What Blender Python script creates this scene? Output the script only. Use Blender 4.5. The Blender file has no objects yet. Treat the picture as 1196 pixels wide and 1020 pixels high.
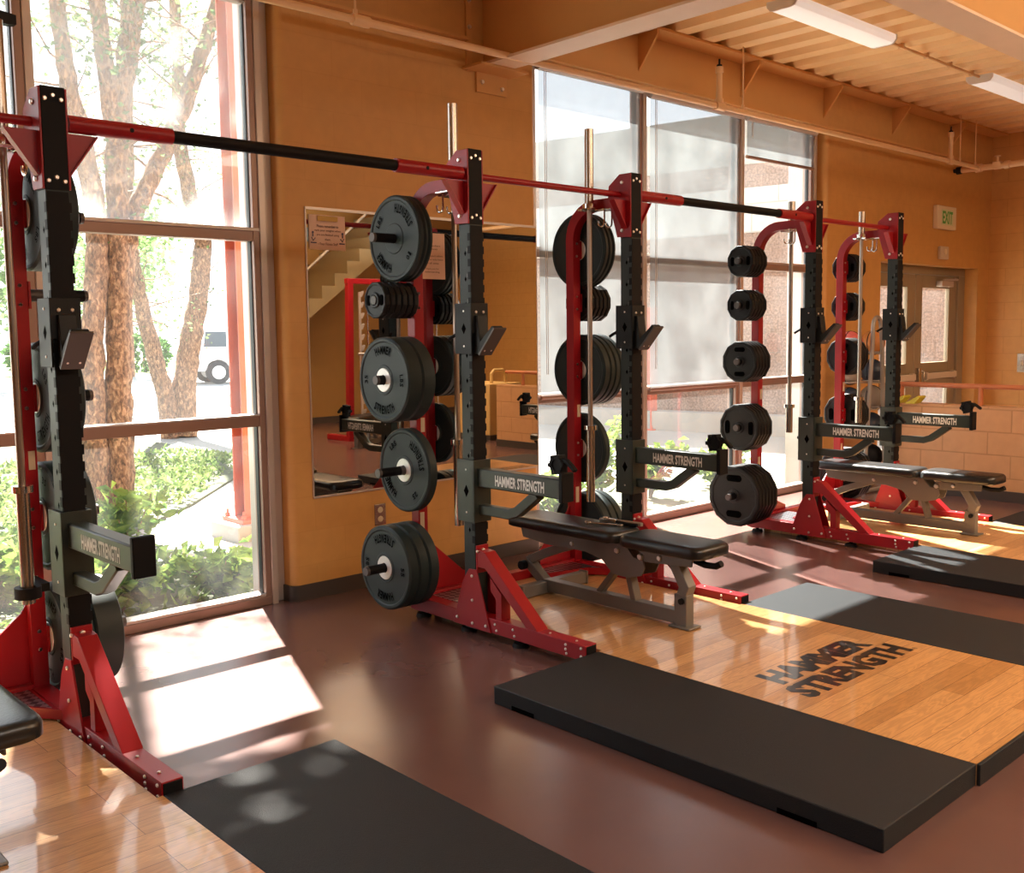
import bpy, math, random
from mathutils import Vector, Matrix
random.seed(7)
C = bpy.context.scene.collection
PI = math.pi

# ------------------------------------------------------------------ materials
def newmat(name):
    m = bpy.data.materials.new(name); m.use_nodes = True
    nt = m.node_tree
    return m, nt, nt.nodes['Principled BSDF'], nt.nodes['Material Output']

def M(name, col, rough=.5, metal=0., var=0., vscale=8., bump=0., bscale=60., coat=0., spec=None, emit=None, estr=0., rvar=0.):
    """principled material with a little noise in colour, roughness and relief"""
    m, nt, b, out = newmat(name)
    N, L = nt.nodes, nt.links
    b.inputs['Base Color'].default_value = (*col, 1)
    b.inputs['Roughness'].default_value = rough
    b.inputs['Metallic'].default_value = metal
    b.inputs['Coat Weight'].default_value = coat
    if spec is not None: b.inputs['Specular IOR Level'].default_value = spec
    tc = N.new('ShaderNodeTexCoord')
    nz = N.new('ShaderNodeTexNoise'); nz.inputs['Scale'].default_value = vscale; nz.inputs['Detail'].default_value = 4
    L.new(tc.outputs['Object'], nz.inputs['Vector'])
    v = max(var, .02)
    mx = N.new('ShaderNodeMix'); mx.data_type = 'RGBA'
    mx.inputs['A'].default_value = (*[max(0, c*(1-v)) for c in col], 1)
    mx.inputs['B'].default_value = (*[min(1, c*(1+v)) for c in col], 1)
    L.new(nz.outputs['Fac'], mx.inputs['Factor']); L.new(mx.outputs['Result'], b.inputs['Base Color'])
    if rvar:
        mr = N.new('ShaderNodeMapRange'); mr.inputs['To Min'].default_value = max(0, rough-rvar); mr.inputs['To Max'].default_value = rough+rvar
        L.new(nz.outputs['Fac'], mr.inputs['Value']); L.new(mr.outputs['Result'], b.inputs['Roughness'])
    if bump:
        n2 = N.new('ShaderNodeTexNoise'); n2.inputs['Scale'].default_value = bscale; n2.inputs['Detail'].default_value = 3
        L.new(tc.outputs['Object'], n2.inputs['Vector'])
        bp = N.new('ShaderNodeBump'); bp.inputs['Strength'].default_value = bump; bp.inputs['Distance'].default_value = .01
        L.new(n2.outputs['Fac'], bp.inputs['Height']); L.new(bp.outputs['Normal'], b.inputs['Normal'])
    if emit:
        b.inputs['Emission Color'].default_value = (*emit, 1); b.inputs['Emission Strength'].default_value = estr
    return m

def brickmat(name, c1, c2, mortar, w, h, ms, axis, rough=.6, bump=.25, noise=0., nscale=40., nbump=0.):
    """painted or split-face masonry; axis tells which world axis runs along the wall"""
    m, nt, b, out = newmat(name); N, L = nt.nodes, nt.links
    tc = N.new('ShaderNodeTexCoord'); sp = N.new('ShaderNodeSeparateXYZ'); cb = N.new('ShaderNodeCombineXYZ')
    L.new(tc.outputs['Object'], sp.inputs[0]); L.new(sp.outputs[axis], cb.inputs[0]); L.new(sp.outputs['Z'], cb.inputs[1])
    br = N.new('ShaderNodeTexBrick'); br.inputs['Scale'].default_value = 1
    br.inputs['Color1'].default_value = (*c1, 1); br.inputs['Color2'].default_value = (*c2, 1); br.inputs['Mortar'].default_value = (*mortar, 1)
    br.inputs['Brick Width'].default_value = w; br.inputs['Row Height'].default_value = h
    br.inputs['Mortar Size'].default_value = ms; br.inputs['Mortar Smooth'].default_value = .4
    L.new(cb.outputs[0], br.inputs['Vector'])
    nz = N.new('ShaderNodeTexNoise'); nz.inputs['Scale'].default_value = nscale; nz.inputs['Detail'].default_value = 5
    L.new(tc.outputs['Object'], nz.inputs['Vector'])
    mx = N.new('ShaderNodeMix'); mx.data_type = 'RGBA'; mx.blend_type = 'MULTIPLY'; mx.inputs['Factor'].default_value = 1
    mr = N.new('ShaderNodeMapRange'); mr.inputs['From Min'].default_value = .3; mr.inputs['From Max'].default_value = .7
    mr.inputs['To Min'].default_value = 1-noise; mr.inputs['To Max'].default_value = 1+noise*.4
    L.new(nz.outputs['Fac'], mr.inputs['Value'])
    L.new(br.outputs['Color'], mx.inputs['A']); L.new(mr.outputs['Result'], mx.inputs['B']); L.new(mx.outputs['Result'], b.inputs['Base Color'])
    inv = N.new('ShaderNodeMath'); inv.operation = 'SUBTRACT'; inv.inputs[0].default_value = 1; L.new(br.outputs['Fac'], inv.inputs[1])
    ad = N.new('ShaderNodeMath'); ad.operation = 'MULTIPLY_ADD'; ad.inputs[1].default_value = nbump
    L.new(nz.outputs['Fac'], ad.inputs[0]); L.new(inv.outputs[0], ad.inputs[2])
    bp = N.new('ShaderNodeBump'); bp.inputs['Strength'].default_value = bump; bp.inputs['Distance'].default_value = .012
    L.new(ad.outputs[0], bp.inputs['Height']); L.new(bp.outputs['Normal'], b.inputs['Normal'])
    b.inputs['Roughness'].default_value = rough
    return m

def woodmat(name):
    """varnished oak boards running along x"""
    m, nt, b, out = newmat(name); N, L = nt.nodes, nt.links
    tc = N.new('ShaderNodeTexCoord'); mp = N.new('ShaderNodeMapping'); L.new(tc.outputs['Object'], mp.inputs[0])
    br = N.new('ShaderNodeTexBrick'); br.inputs['Scale'].default_value = 1; br.offset = .37; br.offset_frequency = 3
    br.inputs['Color1'].default_value = (.66, .37, .15, 1); br.inputs['Color2'].default_value = (.47, .24, .085, 1); br.inputs['Mortar'].default_value = (.17, .07, .02, 1)
    br.inputs['Brick Width'].default_value = .95; br.inputs['Row Height'].default_value = .085; br.inputs['Mortar Size'].default_value = .0011
    br.inputs['Bias'].default_value = -.1
    L.new(mp.outputs[0], br.inputs['Vector'])
    m2 = N.new('ShaderNodeMapping'); m2.inputs['Scale'].default_value = (1.6, 16, 16); L.new(tc.outputs['Object'], m2.inputs[0])
    nz = N.new('ShaderNodeTexNoise'); nz.inputs['Scale'].default_value = 1.6; nz.inputs['Detail'].default_value = 6; nz.inputs['Distortion'].default_value = 1.6
    L.new(m2.outputs[0], nz.inputs['Vector'])
    wv = N.new('ShaderNodeMath'); wv.operation = 'SINE'
    mm = N.new('ShaderNodeMath'); mm.operation = 'MULTIPLY'; mm.inputs[1].default_value = 38
    L.new(nz.outputs['Fac'], mm.inputs[0]); L.new(mm.outputs[0], wv.inputs[0])
    mr = N.new('ShaderNodeMapRange'); mr.inputs['From Min'].default_value = -1; mr.inputs['To Min'].default_value = .84; mr.inputs['To Max'].default_value = 1.06
    L.new(wv.outputs[0], mr.inputs['Value'])
    mx = N.new('ShaderNodeMix'); mx.data_type = 'RGBA'; mx.blend_type = 'MULTIPLY'; mx.inputs['Factor'].default_value = 1
    L.new(br.outputs['Color'], mx.inputs['A']); L.new(mr.outputs['Result'], mx.inputs['B']); L.new(mx.outputs['Result'], b.inputs['Base Color'])
    b.inputs['Roughness'].default_value = .3; b.inputs['Coat Weight'].default_value = .8; b.inputs['Coat Roughness'].default_value = .05
    n3 = N.new('ShaderNodeTexNoise'); n3.inputs['Scale'].default_value = 7; L.new(tc.outputs['Object'], n3.inputs['Vector'])
    bp = N.new('ShaderNodeBump'); bp.inputs['Strength'].default_value = .035; bp.inputs['Distance'].default_value = .01
    L.new(n3.outputs['Fac'], bp.inputs['Height']); L.new(bp.outputs['Normal'], b.inputs['Coat Normal'])
    return m

def glassmat(name, haze=.03, tint=(1, 1, 1)):
    m, nt, b, out = newmat(name); N, L = nt.nodes, nt.links
    N.remove(b)
    tr = N.new('ShaderNodeBsdfTransparent'); tr.inputs[0].default_value = (*tint, 1)
    gl = N.new('ShaderNodeBsdfGlossy'); gl.inputs['Roughness'].default_value = .02
    lw = N.new('ShaderNodeLayerWeight'); lw.inputs['Blend'].default_value = .5
    pw = N.new('ShaderNodeMath'); pw.operation = 'POWER'; pw.inputs[1].default_value = 4; L.new(lw.outputs['Facing'], pw.inputs[0])
    fr = N.new('ShaderNodeMath'); fr.operation = 'MULTIPLY_ADD'; fr.inputs[1].default_value = .5; fr.inputs[2].default_value = .03; L.new(pw.outputs[0], fr.inputs[0])
    a = N.new('ShaderNodeMixShader'); L.new(fr.outputs[0], a.inputs[0]); L.new(tr.outputs[0], a.inputs[1]); L.new(gl.outputs[0], a.inputs[2])
    tl = N.new('ShaderNodeBsdfTranslucent'); tl.inputs[0].default_value = (.9, .93, .95, 1)
    tc = N.new('ShaderNodeTexCoord'); nz = N.new('ShaderNodeTexNoise'); nz.inputs['Scale'].default_value = 2.2; nz.inputs['Detail'].default_value = 5
    L.new(tc.outputs['Object'], nz.inputs['Vector'])
    mr = N.new('ShaderNodeMapRange'); mr.inputs['From Min'].default_value = .35; mr.inputs['From Max'].default_value = .7
    mr.inputs['To Min'].default_value = haze*.5; mr.inputs['To Max'].default_value = haze*1.5
    L.new(nz.outputs['Fac'], mr.inputs['Value'])
    c = N.new('ShaderNodeMixShader'); L.new(mr.outputs['Result'], c.inputs[0]); L.new(a.outputs[0], c.inputs[1]); L.new(tl.outputs[0], c.inputs[2])
    L.new(c.outputs[0], out.inputs['Surface'])
    return m

def shademat(name, open_=.2):
    """woven sun-screen cloth: partly open, partly glowing in back light"""
    m, nt, b, out = newmat(name); N, L = nt.nodes, nt.links
    N.remove(b)
    tr = N.new('ShaderNodeBsdfTransparent'); tr.inputs[0].default_value = (.88, .95, 1, 1)
    tl = N.new('ShaderNodeBsdfTranslucent'); df = N.new('ShaderNodeBsdfDiffuse'); df.inputs[0].default_value = (.55, .55, .54, 1)
    tc = N.new('ShaderNodeTexCoord'); nz = N.new('ShaderNodeTexNoise'); nz.inputs['Scale'].default_value = 3.5; nz.inputs['Detail'].default_value = 3
    L.new(tc.outputs['Object'], nz.inputs['Vector'])
    mx = N.new('ShaderNodeMix'); mx.data_type = 'RGBA'; mx.inputs['A'].default_value = (.040, .046, .050, 1); mx.inputs['B'].default_value = (.072, .082, .088, 1)
    mr = N.new('ShaderNodeMapRange'); mr.inputs['From Min'].default_value = .35; mr.inputs['From Max'].default_value = .65
    L.new(nz.outputs['Fac'], mr.inputs['Value'])
    L.new(mr.outputs['Result'], mx.inputs['Factor']); L.new(mx.outputs['Result'], tl.inputs[0])
    a = N.new('ShaderNodeAddShader'); d2 = N.new('ShaderNodeMixShader'); d2.inputs[0].default_value = .3
    L.new(tl.outputs[0], d2.inputs[1]); L.new(df.outputs[0], d2.inputs[2])
    c = N.new('ShaderNodeMixShader'); c.inputs[0].default_value = open_; L.new(d2.outputs[0], c.inputs[1]); L.new(tr.outputs[0], c.inputs[2])
    N.remove(a)
    L.new(c.outputs[0], out.inputs['Surface'])
    return m

def leafmat(name, c1, c2, trans=.5):
    m, nt, b, out = newmat(name); N, L = nt.nodes, nt.links
    N.remove(b)
    tc = N.new('ShaderNodeTexCoord'); nz = N.new('ShaderNodeTexNoise'); nz.inputs['Scale'].default_value = 9; nz.inputs['Detail'].default_value = 2
    L.new(tc.outputs['Object'], nz.inputs['Vector'])
    mr = N.new('ShaderNodeMapRange'); mr.inputs['From Min'].default_value = .35; mr.inputs['From Max'].default_value = .65
    L.new(nz.outputs['Fac'], mr.inputs['Value'])
    mx = N.new('ShaderNodeMix'); mx.data_type = 'RGBA'; mx.inputs['A'].default_value = (*c1, 1); mx.inputs['B'].default_value = (*c2, 1)
    L.new(mr.outputs['Result'], mx.inputs['Factor'])
    d = N.new('ShaderNodeBsdfDiffuse'); t = N.new('ShaderNodeBsdfTranslucent')
    L.new(mx.outputs['Result'], d.inputs[0]); L.new(mx.outputs['Result'], t.inputs[0])
    s = N.new('ShaderNodeMixShader'); s.inputs[0].default_value = trans; L.new(d.outputs[0], s.inputs[1]); L.new(t.outputs[0], s.inputs[2])
    L.new(s.outputs[0], out.inputs['Surface'])
    return m

def barkmat(name):
    m, nt, b, out = newmat(name); N, L = nt.nodes, nt.links
    tc = N.new('ShaderNodeTexCoord'); mp = N.new('ShaderNodeMapping'); mp.inputs['Scale'].default_value = (26, 26, 13); L.new(tc.outputs['Object'], mp.inputs[0])
    nz = N.new('ShaderNodeTexNoise'); nz.inputs['Scale'].default_value = 1.3; nz.inputs['Detail'].default_value = 6; nz.inputs['Distortion'].default_value = .8
    vo = N.new('ShaderNodeTexVoronoi'); vo.inputs['Scale'].default_value = 1.4
    L.new(mp.outputs[0], nz.inputs['Vector']); L.new(mp.outputs[0], vo.inputs['Vector'])
    r = N.new('ShaderNodeValToRGB'); e = r.color_ramp.elements
    e[0].position = .3; e[0].color = (.05, .028, .018, 1); e[1].position = .70; e[1].color = (.46, .29, .17, 1)
    k = r.color_ramp.elements.new(.48); k.color = (.20, .105, .06, 1)
    L.new(nz.outputs['Fac'], r.inputs['Fac'])
    mx = N.new('ShaderNodeMix'); mx.data_type = 'RGBA'; mx.blend_type = 'MULTIPLY'; mx.inputs['Factor'].default_value = .55
    L.new(r.outputs['Color'], mx.inputs['A']); L.new(vo.outputs['Color'], mx.inputs['B']); 
    bw = N.new('ShaderNodeRGBToBW'); L.new(vo.outputs['Color'], bw.inputs[0]); L.new(bw.outputs[0], mx.inputs['B'])
    L.new(mx.outputs['Result'], b.inputs['Base Color']); b.inputs['Roughness'].default_value = .9
    bp = N.new('ShaderNodeBump'); bp.inputs['Strength'].default_value = .9; bp.inputs['Distance'].default_value = .03
    L.new(nz.outputs['Fac'], bp.inputs['Height']); L.new(bp.outputs['Normal'], b.inputs['Normal'])
    return m

def platemat(name):
    """steel tread plate: two crossing sets of raised bars"""
    m, nt, b, out = newmat(name); N, L = nt.nodes, nt.links
    b.inputs['Metallic'].default_value = 1; b.inputs['Roughness'].default_value = .35
    tc = N.new('ShaderNodeTexCoord'); mp = N.new('ShaderNodeMapping'); mp.inputs['Rotation'].default_value = (0, 0, PI/4); L.new(tc.outputs['Object'], mp.inputs[0])
    ck = N.new('ShaderNodeTexChecker'); ck.inputs['Scale'].default_value = 38
    ck.inputs['Color1'].default_value = (.55, .56, .6, 1); ck.inputs['Color2'].default_value = (.16, .17, .2, 1)
    L.new(mp.outputs[0], ck.inputs['Vector']); L.new(ck.outputs['Color'], b.inputs['Base Color'])
    bp = N.new('ShaderNodeBump'); bp.inputs['Strength'].default_value = .6; bp.inputs['Distance'].default_value = .004
    L.new(ck.outputs['Fac'], bp.inputs['Height']); L.new(bp.outputs['Normal'], b.inputs['Normal'])
    return m

WALLC = (.56, .295, .085)
m_wallx = brickmat('painted_block_wall', WALLC, (.55, .288, .082), (.535, .278, .077), .37, .185, .004, 'X', .5, .09, .06, 14, .1)
m_wally = brickmat('painted_block_end_wall', (.62, .33, .10), (.6, .32, .095), (.54, .28, .08), .37, .185, .005, 'Y', .5, .22, .06, 14, .1)
m_low = brickmat('painted_block_low_wall', (.60, .33, .16), (.58, .32, .15), (.47, .25, .11), .37, .185, .007, 'Y', .5, .3, .06, 14, .1)
m_floor = M('sealed_concrete', (.115, .058, .051), .25, var=.22, vscale=2.2, bump=.012, bscale=4, rvar=.05)
m_base = M('vinyl_base', (.05, .04, .036), .5)
m_steelpaint = M('painted_steel_ochre', (.58, .30, .09), .45, var=.05)
m_beampale = M('painted_steel_uplit', (.74, .54, .36), .5, var=.05)  # beam undersides only: bounce light from the floor put into the colour
m_deck = M('painted_steel_deck', (.85, .57, .27), .42, var=.08, vscale=5)
m_pipe = M('painted_pipe', (.70, .44, .22), .4, var=.06)
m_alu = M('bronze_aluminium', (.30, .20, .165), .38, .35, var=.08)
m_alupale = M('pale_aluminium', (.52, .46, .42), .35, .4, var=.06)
m_gasket = M('dark_gasket', (.02, .022, .025), .5)
m_glass = glassmat('window_glass', .008)
m_glasshaze = glassmat('hazy_window_glass', .11)  # cloudier mix for the upper panes of the left window
m_shade = shademat('sunscreen_cloth', .30)
m_red = M('red_powder_coat', (.29, .007, .013), .36, var=.08, spec=.35)
m_blk = M('black_powder_coat', (.008, .0095, .010), .5, var=.15, spec=.25)
m_upr = M('charcoal_powder_coat', (.017, .026, .025), .45, var=.12, spec=.3)  # green cast of foliage light mixed into the charcoal
m_arm = M('charcoal_gloss_coat', (.024, .033, .028), .38, var=.1, spec=.4)  # greenish light from the plants is part of this colour
m_nylon = M('black_nylon', (.004, .004, .005), .6, spec=.18)
m_chrome = M('chrome', (.75, .74, .72), .14, 1)
m_bolt = M('zinc_bolt', (.75, .72, .68), .3, .8)
m_steel = M('brushed_steel', (.50, .45, .40), .27, 1, var=.08)
m_wear = M('worn_grey_steel', (.07, .06, .058), .5, .2)
m_knurl = M('knurled_steel', (.42, .37, .33), .36, 1, var=.1)
m_rub = M('bumper_rubber', (.013, .024, .025), .55, var=.15, spec=.35)
m_rubtext = M('embossed_rubber', (.0015, .0025, .0025), .8, spec=.05)
m_hub = M('plate_hub_disc', (.68, .70, .68), .3, .15)
m_iron = M('black_urethane', (.0065, .007, .0075), .46, var=.15, spec=.22)
m_hole_shade = M('hole_shade_black', (.0008, .0008, .0008), .9, spec=.03)  # near-black patches paint the shade of slots, holes and notches
m_mat = M('black_crumb_rubber', (.0075, .0096, .0125), .62, var=.3, spec=.4, vscale=300, bump=.35, bscale=350)
m_wood = woodmat('varnished_oak')
m_logo = M('black_floor_paint', (.012, .012, .013), .28, coat=.6)
m_pad = M('black_vinyl', (.011, .012, .013), .3, var=.1, bump=.08, bscale=140)
m_bench = M('pewter_coat', (.155, .142, .128), .42, .25, var=.1)
m_tread = platemat('tread_plate')
m_white = M('white_lettering', (.72, .72, .68), .6)
m_paper = M('paper', (.62, .43, .34), .7)
m_ink = M('ink', (.06, .03, .03), .7)
m_tape = M('masking_tape', (.48, .31, .08), .7)
m_bluedot = M('pencil_ink', (.06, .06, .12), .7)
m_mirror, _nt, _b, _o = newmat('mirror_silver')
_b.inputs['Base Color'].default_value = (.60, .58, .54, 1); _b.inputs['Metallic'].default_value = 1; _b.inputs['Roughness'].default_value = .01
_n = _nt.nodes.new('ShaderNodeTexNoise'); _n.inputs['Scale'].default_value = 2
_r = _nt.nodes.new('ShaderNodeMapRange'); _r.inputs['To Min'].default_value = .004; _r.inputs['To Max'].default_value = .016
_nt.links.new(_n.outputs['Fac'], _r.inputs['Value']); _nt.links.new(_r.outputs['Result'], _b.inputs['Roughness'])
m_lightbody = M('white_acrylic_diffuser', (.82, .79, .74), .5, emit=(1, .93, .85), estr=.22)
m_lightend = M('white_enamel', (.75, .72, .68), .45)
m_exit = M('sign_housing', (.70, .60, .42), .5)
m_exitface = M('sign_face', (.60, .66, .42), .5)
m_green = M('green_letters', (.07, .36, .06), .5)
m_door = M('taupe_door_paint', (.27, .21, .13), .4, var=.05)
m_rail = M('salmon_handrail_paint', (.50, .17, .07), .35, var=.05)
m_yellow = M('yellow_plastic', (.52, .45, .03), .5)
m_plastic = M('beige_plastic', (.55, .45, .32), .5)
m_navy = M('navy_ball', (.02, .03, .05), .45, var=.2)
m_ballred = M('coral_ball', (.62, .12, .10), .45)
m_ballgrey = M('taupe_ball', (.22, .18, .14), .5)
m_ballorange = M('orange_ball', (.5, .2, .05), .5)
m_greytube = M('grey_tube', (.28, .25, .22), .4, .3)
# outdoors
m_conc = M('pale_concrete', (.27, .26, .24), .85, var=.08, vscale=3)
m_road = M('sunlit_asphalt', (.25, .25, .25), .9, var=.06)
m_soil = M('mulch', (.05, .06, .03), .95, var=.5, vscale=30)
m_lawn = M('lawn', (.16, .30, .06), .9, var=.3, vscale=20)
m_orange = M('red_oxide_paint', (.42, .085, .045), .5, var=.06)
m_bark = barkmat('peeling_birch_bark')
m_leaf = leafmat('birch_leaf', (.06, .10, .045), (.13, .19, .07))
m_leaf2 = leafmat('shrub_leaf', (.05, .11, .025), (.24, .34, .07), .45)
m_cover = leafmat('groundcover_leaf', (.05, .10, .03), (.22, .30, .10), .35)
m_leaf3 = leafmat('far_leaf', (.08, .15, .06), (.17, .27, .10), .4)
m_hedge = leafmat('hedge_leaf', (.03, .08, .025), (.08, .16, .05), .3)
m_split = brickmat('split_face_block', (.235, .16, .125), (.21, .14, .11), (.17, .12, .095), .4, .2, .006, 'Y', .95, .5, .55, 34, .9)
m_smooth = brickmat('smooth_white_block', (.40, .40, .39), (.38, .38, .37), (.27, .27, .26), .8, .4, .012, 'Y', .8, .2, .04, 10, .1)
m_car = M('white_car_paint', (.80, .80, .82), .25, coat=.6)
m_carglass = M('car_glass', (.05, .07, .09), .08)
m_tyre = M('tyre_rubber', (.03, .03, .035), .8)
m_stair = M('painted_stair', (.22, .165, .085), .6, var=.06)
m_bwall = M('far_wall_paint', (.34, .18, .05), .6, var=.05)
m_stripe = M('blue_grey_trim', (.2, .24, .26), .5)
m_pale_y = M('cream_paint', (.62, .42, .16), .55)

# ------------------------------------------------------------------ mesh builder
class MB:
    def __init__(s): s.v, s.f, s.mi, s.mats, s.cur = [], [], [], [], 0
    def mat(s, m):
        if m not in s.mats: s.mats.append(m)
        s.cur = s.mats.index(m); return s
    def add(s, vs, fs, T=None):
        o = len(s.v)
        for p in vs:
            p = Vector(p)
            s.v.append(tuple(T @ p) if T is not None else tuple(p))
        for f in fs: s.f.append([i+o for i in f]); s.mi.append(s.cur)
        return s
    def box(s, x0, x1, y0, y1, z0, z1, T=None):
        vs = [(x, y, z) for x in (x0, x1) for y in (y0, y1) for z in (z0, z1)]
        return s.add(vs, [(0, 1, 3, 2), (4, 6, 7, 5), (0, 4, 5, 1), (2, 3, 7, 6), (0, 2, 6, 4), (1, 5, 7, 3)], T)
    def prism(s, poly, axis, a, b, T=None):
        """polygon in the two axes other than `axis` (cyclic xyz order kept as given), swept from a to b"""
        def P(u, v, w): return {'x': (w, u, v), 'y': (u, w, v), 'z': (u, v, w)}[axis]
        n = len(poly)
        vs = [P(u, v, a) for u, v in poly]+[P(u, v, b) for u, v in poly]
        fs = [list(range(n))[::-1], [n+i for i in range(n)]]+[(i, (i+1) % n, n+(i+1) % n, n+i) for i in range(n)]
        return s.add(vs, fs, T)
    def cyl(s, p0, p1, r, n=16, r1=None, T=None):
        return s.tube([p0, p1], [r, r if r1 is None else r1], n, T=T)
    def tube(s, pts, r, n=12, cap=True, T=None, jit=0, sx=None, up=None):
        """round (or, with sx=(w,h), rectangular) tube along a polyline"""
        pts = [Vector(p) for p in pts]
        rs = r if isinstance(r, (list, tuple)) else [r]*len(pts)
        if sx: n = 4
        vs, fs = [], []
        prev = None
        for i, p in enumerate(pts):
            if i == 0: d = pts[1]-p
            elif i == len(pts)-1: d = p-pts[i-1]
            else: d = (pts[i+1]-p).normalized()+(p-pts[i-1]).normalized()
            d.normalize()
            if up is not None: a = Vector(up)
            elif prev is None: a = Vector((0, 0, 1)) if abs(d.z) < .9 else Vector((1, 0, 0))
            else: a = prev
            u = (a-d*a.dot(d)).normalized(); w = d.cross(u); prev = u
            k = 1.
            if sx and 0 < i < len(pts)-1:
                c = max(.5, (pts[i+1]-p).normalized().dot(d)); k = 1/c
            for j in range(n):
                if sx:
                    su, sw = [(1, 1), (-1, 1), (-1, -1), (1, -1)][j]
                    q = p+u*su*sx[1]/2*(1 if up is not None else k)+w*sw*sx[0]/2*(k if up is not None else 1)
                else:
                    t = 2*PI*j/n; rr = rs[i]*(1+random.uniform(-jit, jit))
                    q = p+u*math.cos(t)*rr+w*math.sin(t)*rr
                vs.append(q)
        for i in range(len(pts)-1):
            for j in range(n):
                fs.append((i*n+j, i*n+(j+1) % n, (i+1)*n+(j+1) % n, (i+1)*n+j))
        if cap:
            fs.append(list(range(n))[::-1]); fs.append([(len(pts)-1)*n+j for j in range(n)])
        return s.add(vs, fs, T)
    def lathe(s, prof, n=32, T=None, ph=0., cap=True):
        """profile (axial, radius) spun about x"""
        vs, fs = [], []
        for a, r in prof:
            for j in range(n):
                t = 2*PI*(j+ph)/n; vs.append((a, r*math.cos(t), r*math.sin(t)))
        for i in range(len(prof)-1):
            for j in range(n): fs.append((i*n+j, (i+1)*n+j, (i+1)*n+(j+1) % n, i*n+(j+1) % n))
        if cap: fs.append(list(range(n))); fs.append([(len(prof)-1)*n+j for j in range(n)][::-1])
        return s.add(vs, fs, T)
    def sphere(s, c, r, nu=16, nv=10, sc=(1, 1, 1)):
        vs, fs = [], []
        for i in range(1, nv):
            for j in range(nu):
                a, b = PI*i/nv, 2*PI*j/nu
                vs.append((c[0]+r*sc[0]*math.sin(a)*math.cos(b), c[1]+r*sc[1]*math.sin(a)*math.sin(b), c[2]+r*sc[2]*math.cos(a)))
        t, bt = len(vs), len(vs)+1
        vs += [(c[0], c[1], c[2]+r*sc[2]), (c[0], c[1], c[2]-r*sc[2])]
        for i in range(nv-2):
            for j in range(nu): fs.append((i*nu+j, (i+1)*nu+j, (i+1)*nu+(j+1) % nu, i*nu+(j+1) % nu))
        for j in range(nu): fs.append((t, j, (j+1) % nu)); fs.append((bt, (nv-2)*nu+(j+1) % nu, (nv-2)*nu+j))
        return s.add(vs, fs)
    def bolt(s, p, d, r=.008, h=.007):
        assert s.mats; p, d = Vector(p), Vector(d); c = s.cur; s.mat(m_bolt); s.cyl(p, p+d*h, r, 6, r*.8); s.cur = c; return s
    def leaf(s, p, d, w, l, bend=.25):
        """one leaf: a pointed, folded blade of four triangles"""
        d = d.normalized(); a = d.orthogonal().normalized()
        a = (Matrix.Rotation(random.uniform(0, 2*PI), 3, d) @ a); nrm = d.cross(a)
        m = p+d*l*.45-nrm*l*bend*.2
        return s.add([p, m+a*w/2+nrm*w*.12, p+d*l-nrm*l*bend, m-a*w/2+nrm*w*.12, m], [(0, 1, 4), (1, 2, 4), (2, 3, 4), (3, 0, 4)])
    def build(s, name, mat=None, parent=None, bevel=0., smooth=35, seg=2):
        me = bpy.data.meshes.new(name); me.from_pydata(s.v, [], s.f)
        if mat is not None and not s.mats: me.materials.append(mat)
        else:
            for m in s.mats: me.materials.append(m)
            me.polygons.foreach_set('material_index', s.mi)
        if smooth:
            me.polygons.foreach_set('use_smooth', [True]*len(me.polygons)); me.set_sharp_from_angle(angle=math.radians(smooth))
        me.update()
        o = bpy.data.objects.new(name, me); C.objects.link(o)
        if parent is not None: o.parent = parent
        if bevel:
            b = o.modifiers.new('bevel', 'BEVEL'); b.width = bevel; b.segments = seg; b.limit_method = 'ANGLE'; b.angle_limit = math.radians(40); b.harden_normals = False
        return o

_tcache = {}
def textmesh(txt, size, bold=0., sx=1., ext=0., spacing=1.):
    k = (txt, size, bold, sx, ext, spacing)
    if k in _tcache: return _tcache[k]
    cu = bpy.data.curves.new('t', 'FONT'); cu.body = txt; cu.size = size; cu.align_x = 'CENTER'; cu.align_y = 'CENTER'
    cu.offset = bold; cu.extrude = ext; cu.space_character = spacing; cu.resolution_u = 2
    o = bpy.data.objects.new('t', cu); C.objects.link(o)
    bpy.context.view_layer.update()
    me = o.evaluated_get(bpy.context.evaluated_depsgraph_get()).to_mesh()
    vs = [(v.co.x*sx, v.co.y, v.co.z) for v in me.vertices]; fs = [list(p.vertices) for p in me.polygons]
    bpy.data.objects.remove(o); bpy.data.curves.remove(cu)
    _tcache[k] = (vs, fs); return vs, fs

def fit_text(mb, txt, w, h, T, bold=0., ext=0., spacing=1.):
    """text stretched to fill w x h about the origin of T"""
    vs, fs = textmesh(txt, 1., bold, 1., 0., spacing)
    x0, x1 = min(v[0] for v in vs), max(v[0] for v in vs); y0, y1 = min(v[1] for v in vs), max(v[1] for v in vs)
    q = [((v[0]-(x0+x1)/2)*w/(x1-x0), (v[1]-(y0+y1)/2)*h/(y1-y0), ext) for v in vs]
    mb.add(q, fs, T)

def FR(ex, ey, o):
    """frame with text x-axis ex, y-axis ey, at o"""
    ex, ey = Vector(ex).normalized(), Vector(ey).normalized(); ez = ex.cross(ey)
    m = Matrix((ex, ey, ez)).transposed().to_4x4(); m.translation = Vector(o); return m

def empty(name, loc=(0, 0, 0), rz=0.):
    o = bpy.data.objects.new(name, None); C.objects.link(o); o.location = loc; o.rotation_euler = (0, 0, rz); o.empty_display_size = .1
    return o
def tag(o, label=None, cat=None, group=None, kind=None):
    if label: o['label'] = label
    if cat: o['category'] = cat
    if group: o['group'] = group
    if kind: o['kind'] = kind
    return o
def copy_tree(o, parent=None, skip=()):
    c = o.copy(); C.objects.link(c); c.parent = parent
    for ch in list(o.children):
        if ch.name.split('.')[0] not in skip: copy_tree(ch, c, skip)
    return c
def struct(o): o['kind'] = 'structure'; return o

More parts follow.
